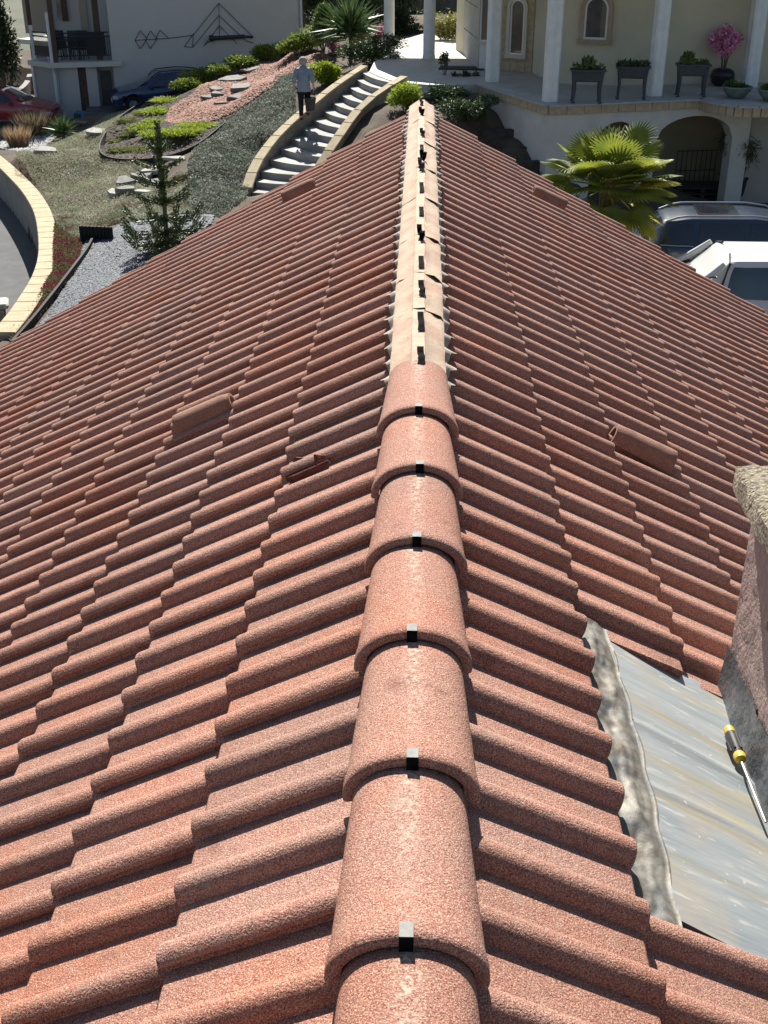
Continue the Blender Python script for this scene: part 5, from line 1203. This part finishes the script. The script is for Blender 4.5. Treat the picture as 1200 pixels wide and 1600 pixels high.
# upper windows / shutters behind the balcony
fb(upx(107), upx(117), 2.42, 2.6, zS+1.35, zS+3.2, 'shutter', M_bwood); fb(upx(100), upx(107), 2.44, 2.6, zS+1.45, zS+3.2, 'window', M_glass); fb(upx(136), upx(147), 2.44, 2.6, zS+.02, zS+3.2, 'curtain', mat('beige_curtain', (.42, .36, .28), .9))
c = WA+sdir*Ls*.75-nw*1.7; 
fb(uA-1.0, uA+.2, 2.44, 2.6, zS+.9, zS+3.2, 'window', mat('beige_curtain', (.42, .36, .28)))
# eaves / roof far above the frame
g = MB(); a_ = WA-dirw*1.5+nw*.7; b_ = WA+dirw*(uR+.7)+nw*.7; g.prism([(a_.x, a_.y), (b_.x, b_.y), ((b_-nw*10).x, (b_-nw*10).y), ((a_-nw*10).x, (a_-nw*10).y)], zTopH, zTopH+.3); lb_('roof', g, M_bwood)
c = wallpt(471, 40, .08); g = MB(); g.tube([(c.x, c.y, -6.5), (c.x, c.y, zTopH)], .06, 8); lb_('downpipe', g, mat('white_pipe', (.55, .56, .56), .6), 60)
# balcony furniture (seen through the railing)
def chair(c, rz, lb):
    e = empty('balcony_chair', c, lb, 'chair', 'dark chairs on the balcony', rz=rz); m = M_rail
    g = MB(); g.box((0, 0, .42), (.46, .46, .05), 0, .01); g.build('seat', m, e, 0)
    g = MB(); g.m = Matrix.Translation((0, .24, .78)) @ Matrix.Rotation(R(-10), 4, 'X'); g.box((0, 0, 0), (.46, .05, .66), 0, .01); g.build('backrest', m, e, 0)
    for sx in (-1, 1):
        for sy in (-1, 1): g = MB(); g.tube([(sx*.2, sy*.2, .40), (sx*.22, sy*.22, 0)], .018, 5); g.build('leg', m, e)
for px, k_, rz, lb in ((120, .7, .3, 'dark high-backed balcony chair nearer the shutters'), (129, .7, -.2, 'dark high-backed balcony chair right of its neighbour'), (92, .9, 1.6, 'dark chair half hidden by the brown corner post'), (104, 1.5, 2.8, 'dark chair behind the balcony table')):
    c = WA+dirw*upx(px)-nw*k_; chair(Vector((c.x, c.y, zS)), rz, lb)
c = WA+dirw*upx(108)-nw*.9; e = empty('balcony_table', Vector((c.x, c.y, zS)), 'dark garden table on the balcony behind the railing', 'table')
g = MB(); g.box((0, 0, .74), (1.3, .8, .04), 0, .01); g.build('table_top', M_rail, e, 0)
for sx in (-1, 1):
    for sy in (-1, 1): g = MB(); g.tube([(sx*.55, sy*.32, .72), (sx*.58, sy*.34, 0)], .025, 5); g.build('leg', M_rail, e)
c = WA+dirw*upx(152)-nw*.25; e = empty('balcony_blind', Vector((c.x, c.y, zS)), 'dark cloth hung over the railing at the right of the balcony', 'cloth'); g = MB(); g.grid(lambda u, v: ((u-.5)*.75*1, .05*math.sin(u*9)+u*.15, .2+v*.9), 10, 3); g.build('cloth_sheet', M_rail, e, 30)
# boxes on the ground by the doors
for px, py, s_, colr, lb in ((131, 183, (.55, .4, .35), (.10, .28, .38), 'light blue plastic crate on the ground by the brown door'), (147, 180, (.6, .4, .28), (.42, .45, .48), 'pale grey crate right of the blue one'), (123, 184, (.3, .3, .3), (.05, .08, .10), 'small dark bin left of the blue crate')):
    p = wallpt(px, py, .55); p.z = -6.98; g = MB(); s0, s1, s2 = s_
    for q, d_ in (((0, -s1/2, s2/2), (s0, .03, s2)), ((0, s1/2, s2/2), (s0, .03, s2)), ((-s0/2, 0, s2/2), (.03, s1-.04, s2)), ((s0/2, 0, s2/2), (.03, s1-.04, s2)), ((0, 0, .02), (s0-.05, s1-.05, .03))): g.box(q, d_)
    o = g.build('crate', mat('crate_%s' % lb.split()[1], colr, .6), None, 0); o.location = p; tagp(o, lb, 'crate')
# wrought wire ornament on the big wall and the rolled awning
M_wirew = mat('black_wire', (.09, .08, .08), .6)
e = empty('wall_ornament', wallpt(300, 60, .06), 'black wire ornament of diamonds and nested triangles on the grey wall', 'wall art'); 
def wire(pix, r_=.015):
    g = MB(); P = [wallpt(a, b, .07)-e.location for a, b in pix]; 
    for a, b in zip(P[:-1], P[1:]): g.tube([a, b], r_, 5)
    g.build('wire', M_wirew, e)
for x in (211, 227, 242): wire([(x, 63), (x+8, 48), (x+19 if x < 240 else x+21, 61), (x+6+2, 76 if x < 240 else 62), (x, 63)]) if x < 240 else wire([(x, 63), (250, 47), (264, 60)])
wire([(211, 63), (262, 60), (302, 55)]); wire([(288, 73), (302, 53), (301, 74), (288, 73)]); wire([(302, 55), (342, 5), (396, 58)]); wire([(301, 74), (342, 24), (385, 64)]); wire([(342, 5), (343, 55)]); wire([(318, 72), (343, 40), (370, 68)]); wire([(318, 72), (330, 62)]); wire([(385, 64), (396, 67)])
e2 = empty('rolled_awning', wallpt(360, 60, .2), 'black rolled awning tube fixed on the grey wall', 'awning')
g = MB(); a, b = wallpt(329, 60, .2)-e2.location, wallpt(382, 57, .2)-e2.location; g.tube([a, b], .085, 10); g.build('roll', M_rail, e2)
g = MB(); g.tube([a-(b-a).normalized()*.05, a+(b-a).normalized()*.12], .13, 10); g.build('end_cap', M_rail, e2); g = MB(); g.tube([b, wallpt(395, 58, .15)-e2.location], .05, 8); g.build('arm', M_rail, e2)

# ================================================================== VEHICLES (length along local +x = front)
M_tyre = mat('tyre', (.015, .015, .016), .85); M_rim = mat('rim', (.35, .36, .37), .35, metal=.7)
M_carglass = mat('car_glass', (.012, .016, .02), .05, spec=.8, coat=.6)
M_lamp = mat('headlamp', (.45, .47, .48), .15, spec=.8); M_red = mat('tail_lamp', (.30, .01, .01), .25, spec=.6); M_trim = mat('black_trim', (.02, .02, .022), .6); M_chrome = mat('bright_trim', (.55, .56, .57), .25, metal=.8)
def pl(t, tab):
    for (a, va), (b, vb_) in zip(tab[:-1], tab[1:]):
        if t <= b: f = (t-a)/(b-a) if b > a else 0; f = max(0, min(1, f)); return va+(vb_-va)*f
    return tab[-1][1]
def car(name, loc, rz, label, cat, paint, L_, W_, belt, roofz, width, cab, wins, wheels, wr=.33, sill=.28, rails=False, rail_m=None, group=None):
    """belt, roofz: tables x->z; width: table x->half width; cab: table x->roof half width"""
    e = empty(name, loc, label, cat, group, rz=rz); N_ = 46; x0, x1 = -L_/2, L_/2
    def sec(x):
        zb = pl(x, belt); zr = max(pl(x, roofz), zb+.012); hw = pl(x, width); rw = min(hw*.97, pl(x, cab)); low = sill
        for wx in wheels:
            dxx = abs(x-wx)
            if dxx < wr*1.18: low = max(low, math.sqrt(max(0, (wr*1.18)**2-dxx*dxx))+wr*.95)
        crown = .035 if zr-zb > .1 else .02
        ys = [(hw*.82, min(low, zb-.1)), (hw*.97, min(low+.03, zb-.08)), (hw, min(max(low+.06, zb*.62), zb-.05)), (hw*.985, zb-.03), (hw*.955, zb)]
        if zr-zb > .1: ys += [((hw*.955)*.35+rw*.65, zb+(zr-zb)*.62), (rw, zr-.07), (rw*.93, zr-.02), (rw*.55, zr), (0, zr+crown*.5)]
        else: ys += [(hw*.93, zb+.008), (hw*.86, zr-.002), (hw*.7, zr+.006), (hw*.4, zr+.012), (0, zr+crown)]
        return ys
    g = MB(); vs = []; xs = [x0+L_*(i/N_) for i in range(N_+1)]; K = 19
    for x in xs:
        s_ = sec(x); full = [(-a, b) for a, b in s_]+[(a, b) for a, b in s_[:-1][::-1]]; vs += [(x, y, z) for y, z in full]
    fs = [(i*K+k, (i+1)*K+k, (i+1)*K+k+1, i*K+k+1) for i in range(N_) for k in range(K-1)]+[tuple(range(K)), tuple(range(N_*K+K-1, N_*K-1, -1))]
    fs = [f[::-1] for f in fs]; g.add(vs, fs); g.build('body', paint, e, 40)
    def spt(x, v, side, off=.012):   # v 0..1 from belt to roof edge
        s_ = sec(x); a, b, c = s_[4], s_[5], s_[6]; q = v*2
        p = (a[0]+(b[0]-a[0])*q, a[1]+(b[1]-a[1])*q) if q < 1 else (b[0]+(c[0]-b[0])*(q-1), b[1]+(c[1]-b[1])*(q-1)); return Vector((x, side*(p[0]+off), p[1]+off*.4))
    for side in (-1, 1):
        for (xa, xb, xa2, xb2) in wins:
            g = MB(); g.grid(lambda u, v: spt((xa+(xb-xa)*u)*(1-v)+(xa2+(xb2-xa2)*u)*v, .07+.82*v, side), 8, 4); g.build('side_window', M_carglass, e, 60)
            if rail_m:
                g = MB(); g.tube([spt(xa+(xb-xa)*k/6, .03, side, .02) for k in range(7)], .012, 4); g.build('window_trim', rail_m, e)
        for wx in wheels:
            g = MB(); hw = pl(wx, width); c = Vector((wx, side*(hw-.11), wr)); n = 20; prof = [(.55, .11), (.9, .115), (1, .09), (1, -.09), (.9, -.11), (.5, -.11)]
            vs = []; 
            for r_, y in prof: vs += [(c.x+wr*r_*math.cos(6.2832*k/n), c.y+side*y, c.z+wr*r_*math.sin(6.2832*k/n)) for k in range(n)]
            g.add(vs, [(a*n+k, a*n+(k+1) % n, (a+1)*n+(k+1) % n, (a+1)*n+k) for a in range(5) for k in range(n)]); w_ = g.build('wheel', M_tyre, e)
            g = MB(); vs = [(c.x+wr*.58*math.cos(6.2832*k/n), c.y+side*.095, c.z+wr*.58*math.sin(6.2832*k/n)) for k in range(n)]+[(c.x, c.y+side*.085, c.z)]; g.add(vs, [(k, (k+1) % n, n) for k in range(n)])
            for k in range(5): a = k*1.2566; g.tube([(c.x, c.y+side*.10, c.z), (c.x+wr*.54*math.cos(a), c.y+side*.10, c.z+wr*.54*math.sin(a))], .03, 5)
            g.build('rim', M_rim, w_)
        if rails:
            g = MB(); P = []
            for k in range(12): x = wins[0][0]+.1+(wins[-1][1]-.25-wins[0][0])*k/11; s_ = sec(x); P.append(Vector((x, side*s_[7][0]*.97, s_[7][1]+(.055 if 0 < k < 11 else .01))))
            g.tube(P, .022, 6); g.build('roof_rail', rail_m, e)
        zb = pl(x1-.1, belt); g = MB(); g.box((x1-.14, side*(pl(x1-.2, width)*.80), zb-.13), (.26, .30, .14), 0, .03); g.build('headlight', M_lamp, e, 0)
        g = MB(); g.box((x0+.07, side*(pl(x0+.1, width)*.86), pl(x0+.1, belt)-.12), (.14, .22, .22), 0, .03); g.build('tail_light', M_red, e, 0)
        xm = wins[-1][1]-.15; g = MB(); g.box((xm, side*(pl(xm, width)+.10), pl(xm, belt)+.05), (.12, .20, .13), 0, .03); g.build('mirror', paint, e, 0)
    # windscreen and rear screen following the slope between the roof and the belt
    def screen(xa, xb, nm):
        def f(u, v):
            x = xa+(xb-xa)*v; s_ = sec(x); hw_ = s_[6][0] if s_[6][1] > s_[4][1]+.12 else s_[4][0]*.90; zt_ = s_[8][1]; yy = (u*2-1)
            return Vector((x, yy*hw_*.88, zt_+.014-abs(yy)**3*.03))
        g = MB(); g.grid(f, 10, 8); g.build(nm, M_carglass, e, 60)
    return e, sec, screen
PT = lambda n, c, r_=.25: mat(n, c, r_, spec=.5, coat=.6)
# dark blue estate / SUV in the courtyard, seen from its rear left, pointing right
p = at(1112, 362, z=-5.0)
PB = PT('dark_blue_paint', (.022, .034, .060)); 
zs_ = -5.9
e, sec, scr = car('parked_suv', (p.x+.5, p.y-.95, zs_), R(-3), 'dark blue SUV with silver roof rails parked in the courtyard beside the palm', 'car', PB, 4.75, 1.9,
    [(-2.38, .95), (-2.2, 1.04), (-1.2, 1.02), (.9, .96), (1.2, .97), (2.2, .80), (2.38, .68)], [(-2.38, .97), (-2.25, 1.1), (-1.75, 1.46), (-1.3, 1.54), (0, 1.56), (.5, 1.50), (1.3, .98), (2.38, .7)],
    [(-2.38, .72), (-2.2, .88), (-1.6, .94), (1.5, .94), (2.15, .86), (2.38, .62)], [(-2.38, .55), (-1.9, .60), (-1.2, .66), (.3, .65), (1.3, .60)],
    ((-1.86, -1.22, -1.62, -1.22), (-1.12, -.22, -1.1, -.22), (-.12, .78, -.12, .42)), (-1.42, 1.45), .36, .30, True, M_chrome)
scr(.52, 1.22, 'windscreen'); scr(-1.80, -2.2, 'rear_window')
g = MB(); g.box((-.7, 0, 1.585), (.8, .85, .012)); g.build('roof_panel', M_carglass, e, 0)
# white pickup nearer the roof
PW = PT('white_paint_car', (.52, .52, .50), .35)
p = at(1160, 425, z=-4.75)
e, sec, scr = car('pickup_truck', (p.x+.18, p.y-1.0, zs_), R(-4), 'white double-cab pickup with a covered load bed partly hidden by the roof', 'car', PW, 5.3, 1.85,
    [(-2.65, 1.16), (-2.5, 1.22), (-.7, 1.24), (-.6, 1.14), (1.1, 1.12), (1.3, 1.14), (2.4, 1.02), (2.65, .85)], [(-2.65, 1.18), (-2.4, 1.27), (-1.30, 1.36), (-1.02, 1.62), (-.84, 1.80), (.1, 1.82), (.75, 1.74), (1.4, 1.18), (2.65, .87)],
    [(-2.65, .84), (-2.5, .92), (1.6, .93), (2.4, .86), (2.65, .66)], [(-2.65, .86), (-1.4, .84), (-1.02, .72), (.5, .68), (1.4, .62)],
    ((-.84, -.04, -.74, -.04), (.06, 1.05, .06, .70)), (-1.55, 1.7), .39, .42)
scr(.80, 1.35, 'windscreen')
for side in (-1, 1): g = MB(); g.tube([(-1.85, side*.89, 1.24), (-1.48, side*.87, 1.33), (-1.10, side*.79, 1.60), (-.92, side*.74, 1.76)], [.03, .05, .06, .045], 8); g.build('sport_bar', PW, e, 50)
for side in (-1, 1): g = MB(); g.tube([(-.98, side*.92, 1.18), (-.92, side*.86, 1.45), (-.82, side*.73, 1.76), (-.78, side*.40, 1.84)], .022, 6); g.build('cab_seal', M_trim, e, 50)
g = MB(); 
for k in range(4): g.box((-1.40+k*.10, -.885+.012*k, 1.33+.075*k), (.14, .02, .022))
g.build('bar_slot', M_carglass, e, 0)
for x in (-2.25, -1.75): g = MB(); g.tube([(x, -.60, 1.31), (x, -.60, 1.35), (x+.28, -.60, 1.37), (x+.28, -.60, 1.34)], .014, 5); g.build('lid_handle', M_trim, e)
# red hatchback far left
PR = PT('dark_red_paint', (.30, .022, .028))
p = at(28, 200, z=-7.0)
e, sec, scr = car('red_car', (p.x-.6, p.y+.9, -7.0), R(-4), 'dark red hatchback parked left of the balcony house', 'car', PR, 4.1, 1.75,
    [(-2.05, .85), (-1.9, .95), (.8, .90), (1.1, .92), (1.85, .74), (2.05, .62)], [(-2.05, .88), (-1.85, 1.2), (-1.5, 1.38), (-.6, 1.46), (.1, 1.42), (1.0, .96), (2.05, .66)],
    [(-2.05, .68), (-1.8, .84), (1.5, .86), (1.9, .76), (2.05, .55)], [(-2.05, .5), (-1.2, .6), (.2, .6), (1.0, .56)], ((-1.5, -.8, -1.35, -.8), (-.7, -.05, -.7, -.1), (.03, .62, 0, .2)), (-1.25, 1.3), .31)
scr(.15, .98, 'windscreen'); scr(-1.55, -1.85, 'rear_window')
PBl = PT('bright_blue_paint', (.012, .03, .09))
p = wallpt(256, 140, 1.25); p.z = zat(p.x, p.y, 109)-1.52
e, sec, scr = car('blue_car', (p.x, p.y, p.z), R(197), 'deep blue car parked close along the grey house wall', 'car', PBl, 4.3, 1.78,
    [(-2.15, .9), (-2.0, .98), (.8, .93), (1.1, .95), (1.95, .78), (2.15, .64)], [(-2.15, .92), (-1.9, 1.3), (-1.6, 1.45), (-.6, 1.52), (.2, 1.47), (1.1, .98), (2.15, .68)],
    [(-2.15, .70), (-1.9, .86), (1.5, .88), (1.95, .78), (2.15, .56)], [(-2.15, .5), (-1.2, .62), (.2, .61), (1.1, .57)], ((-1.6, -.85, -1.4, -.85), (-.75, -.05, -.72, -.1), (.03, .7, 0, .25)), (-1.3, 1.35), .32, .28, True, M_trim)
scr(.22, 1.05, 'windscreen'); scr(-1.62, -1.95, 'rear_window')
g = MB(); g.box((2.16, 0, .42), (.02, .50, .11)); g.build('number_plate', mat('plate_white', (.6, .6, .58), .5), e, 0)
M_pave = mat('yard_asphalt', (.10, .10, .10), .9, (.14, .14, .14), 2, .2, 80); g = MB(); g.prism([(-34, 44.5), (-14.2, 44.5), (-11.6, 47.6), (-8, 50), (-6, 54), (-34, 62)], -7.3, -6.985); o = g.build('yard_paving', M_pave, None, 0); o['kind'] = 'structure'
g = MB(); cb = e.location; g.prism([(cb.x-3, cb.y-1.6), (cb.x+3.4, cb.y-.2), (cb.x+2.9, cb.y+2.2), (cb.x-3.4, cb.y+.4)], -7.4, cb.z-.005); o = g.build('car_ramp', M_pave, None, 0); o['kind'] = 'structure'

# ================================================================== BACKGROUND planting and boundary
def tree(name, c, H_, rad, n, m, label, seed, group=None, L_=.28, W_=.09, lumps_=16, shell=.3, tr=.14):
    e = empty(name, c, label, 'tree', group); g = MB(); g.tube([(0, 0, -.3), (.05, 0, H_*.35), (-.05, 0, H_*.8)], [tr, tr*.7, tr*.3], 8); g.build('trunk', M_bark, e)
    P, D = crownpts(n, (0, 0, H_*.56), rad, lumps_, shell, seed); P[:, 2] = np.maximum(P[:, 2], .1); child('crown', leafmesh('crown', P, D, RNG.uniform(.6, 1.2, n)*L_, W_, m, .1), e)
    g = MB()
    for k in range(7): a = k*.9+seed; g.tube([(0, 0, H_*(.25+.06*k)), (rad[0]*.5*math.cos(a), rad[1]*.5*math.sin(a), H_*(.4+.06*k))], [tr*.4, .02], 5)
    g.build('limb', M_bark, e)
M_vd = mat('conifer_leaf', (.022, .040, .018), .6, (.045, .07, .025), 1.5, island=.5, trans=.1)
GB = 'dark trees behind the villa entrance'
for i, (px, D_, w_, h_, m, lb) in enumerate(((490,58,2.0,4.5,M_dgr,'dark tree right behind the grey wall corner'),(530,60,2.2,5.5,M_vd,'dark tree behind the large yucca'),(562,50,1.6,4.6,M_vd,'tall dark shrub tree left of the first round column'),(590,58,2.0,5.5,M_vd,'dark conifer seen behind the first round column'),(632,50,1.1,4.2,M_vd,'dark narrow conifer between the two round columns'),(652,60,2.2,5.0,M_dgr,'dark tree behind the second round column'),(690,66,2.4,5.0,M_vd,'farthest dark tree beside the pilaster'))):
    c = at(px, 60, D=D_); z = tz(c.x, c.y) if c.y < 62 else -3.6; z = max(z, -4.2) if px > 500 else -4.6
    tree('background_tree', Vector((c.x, c.y, z)), h_, (w_*.9, w_*.8, h_*.55), 5200, m, lb, 200+i, GB)
c = at(698, 62, z=-3.1); shrub('border_shrub', mat('yellow_green_leaf', (.24, .25, .07), .6, (.32, .28, .12), 3, island=.4, trans=.3), c, 3500, (1.0, .5, .55), .13, .05, 'sunlit yellow-green shrub beyond the bright paving', seed=230)
c = at(565, 108, z=-3.4)
for i, (px, py, h_, lb) in enumerate(((8, 150, 5.2, 'tall dark conifer at the upper left corner'), (-12, 190, 4.6, 'dark conifer cut by the left edge above the red car'))):
    c = at(px, py, z=-6.9); tree('conifer', c, h_, (1.05, .9, h_*.55), 7000, M_vd, lb, 240+i, 'dark conifers at the left edge', .22, .07)
for i, (px, py, D_, r_, lb) in enumerate(((622,48,49,1.3,'low dark bush between the two round columns'),(655,40,53,1.3,'low dark bush behind the second round column'),(690,42,58,1.6,'dark bush beyond the bright paving'),(545,40,52,1.6,'dark bush filling the gap left of the first round column'),(500,45,52,1.5,'dark bush right beside the grey wall corner'))):
    c = at(px, py, D=D_); shrub('background_bush', M_vd, c-Vector((0, 0, .6)), 3200, (r_, r_*.8, .8), .2, .07, lb, 'shrub', 'dark bushes behind the villa entrance', 260+i)
# low dark boundary wall, white gate posts and sunlit patches behind the trees
g = MB(); a, b = at(478, 25, D=62), at(730, 25, D=70); 
bw = empty('boundary_wall', Vector((a.x, a.y, -3.9)), 'dark boundary wall behind the trees at the top of the picture', 'wall'); d = b-a; d.z = 0; ang = math.atan2(d.y, d.x)
g.m = Matrix.Rotation(ang, 4, 'Z'); g.box((d.length/2, 0, .1), (d.length+4, .25, 2.0)); g.build('wall_panel', mat('dark_boundary', (.06, .06, .058), .9, (.09, .09, .085), 2, .3), bw, 0)
g = MB(); g.m = Matrix.Rotation(ang, 4, 'Z'); g.box((d.length/2, 0, 1.15), (d.length+4.1, .35, .08)); g.build('coping', mat('grey_coping', (.33, .34, .33)), bw, 0)
# left: neighbouring low wall and pale stones behind the red car
a, b = at(40, 62, z=-4.9), at(82, 68, z=-4.9)
nb = empty('neighbour_terrace', Vector((a.x, a.y, -7)), 'low building with pale slab behind the balcony at the far left', 'building'); d = b-a; ang = math.atan2(d.y, d.x)
g = MB(); g.m = Matrix.Rotation(R(-32), 4, 'Z'); g.box((1.2, 2.5, 2.0), (3.6, 5, .22)); g.build('slab', mat('pale_slab_edge', (.55, .54, .50)), nb, 0); g = MB(); g.m = Matrix.Rotation(R(-32), 4, 'Z'); g.box((1.4, 2.6, .95), (3.0, 4.6, 1.85)); g.build('wall', mat('dull_brown_wall', (.16, .13, .11), .9), nb, 0)
a = at(30, 150, z=-7.0); P = scatter([(a.x-2.2, a.y-1.6), (a.x+1.8, a.y-1), (a.x+2.2, a.y+2.6), (a.x-1.5, a.y+2.5)], 10, 5)
for sx_ in (0,):
    g = MB(); L2 = spline([at(*q, z=-6.8) for q in ((5, 140), (25, 150), (42, 138), (50, 118))], 20); g = wall_along(L2, .25, lambda p: -6.55, lambda p: -7.3); o = g.build('kerb_wall', mat('dull_kerb', (.24, .22, .2), .9), None, 0, origin=L2[0]); tagp(o, 'low curved kerb wall behind the red car', 'wall')
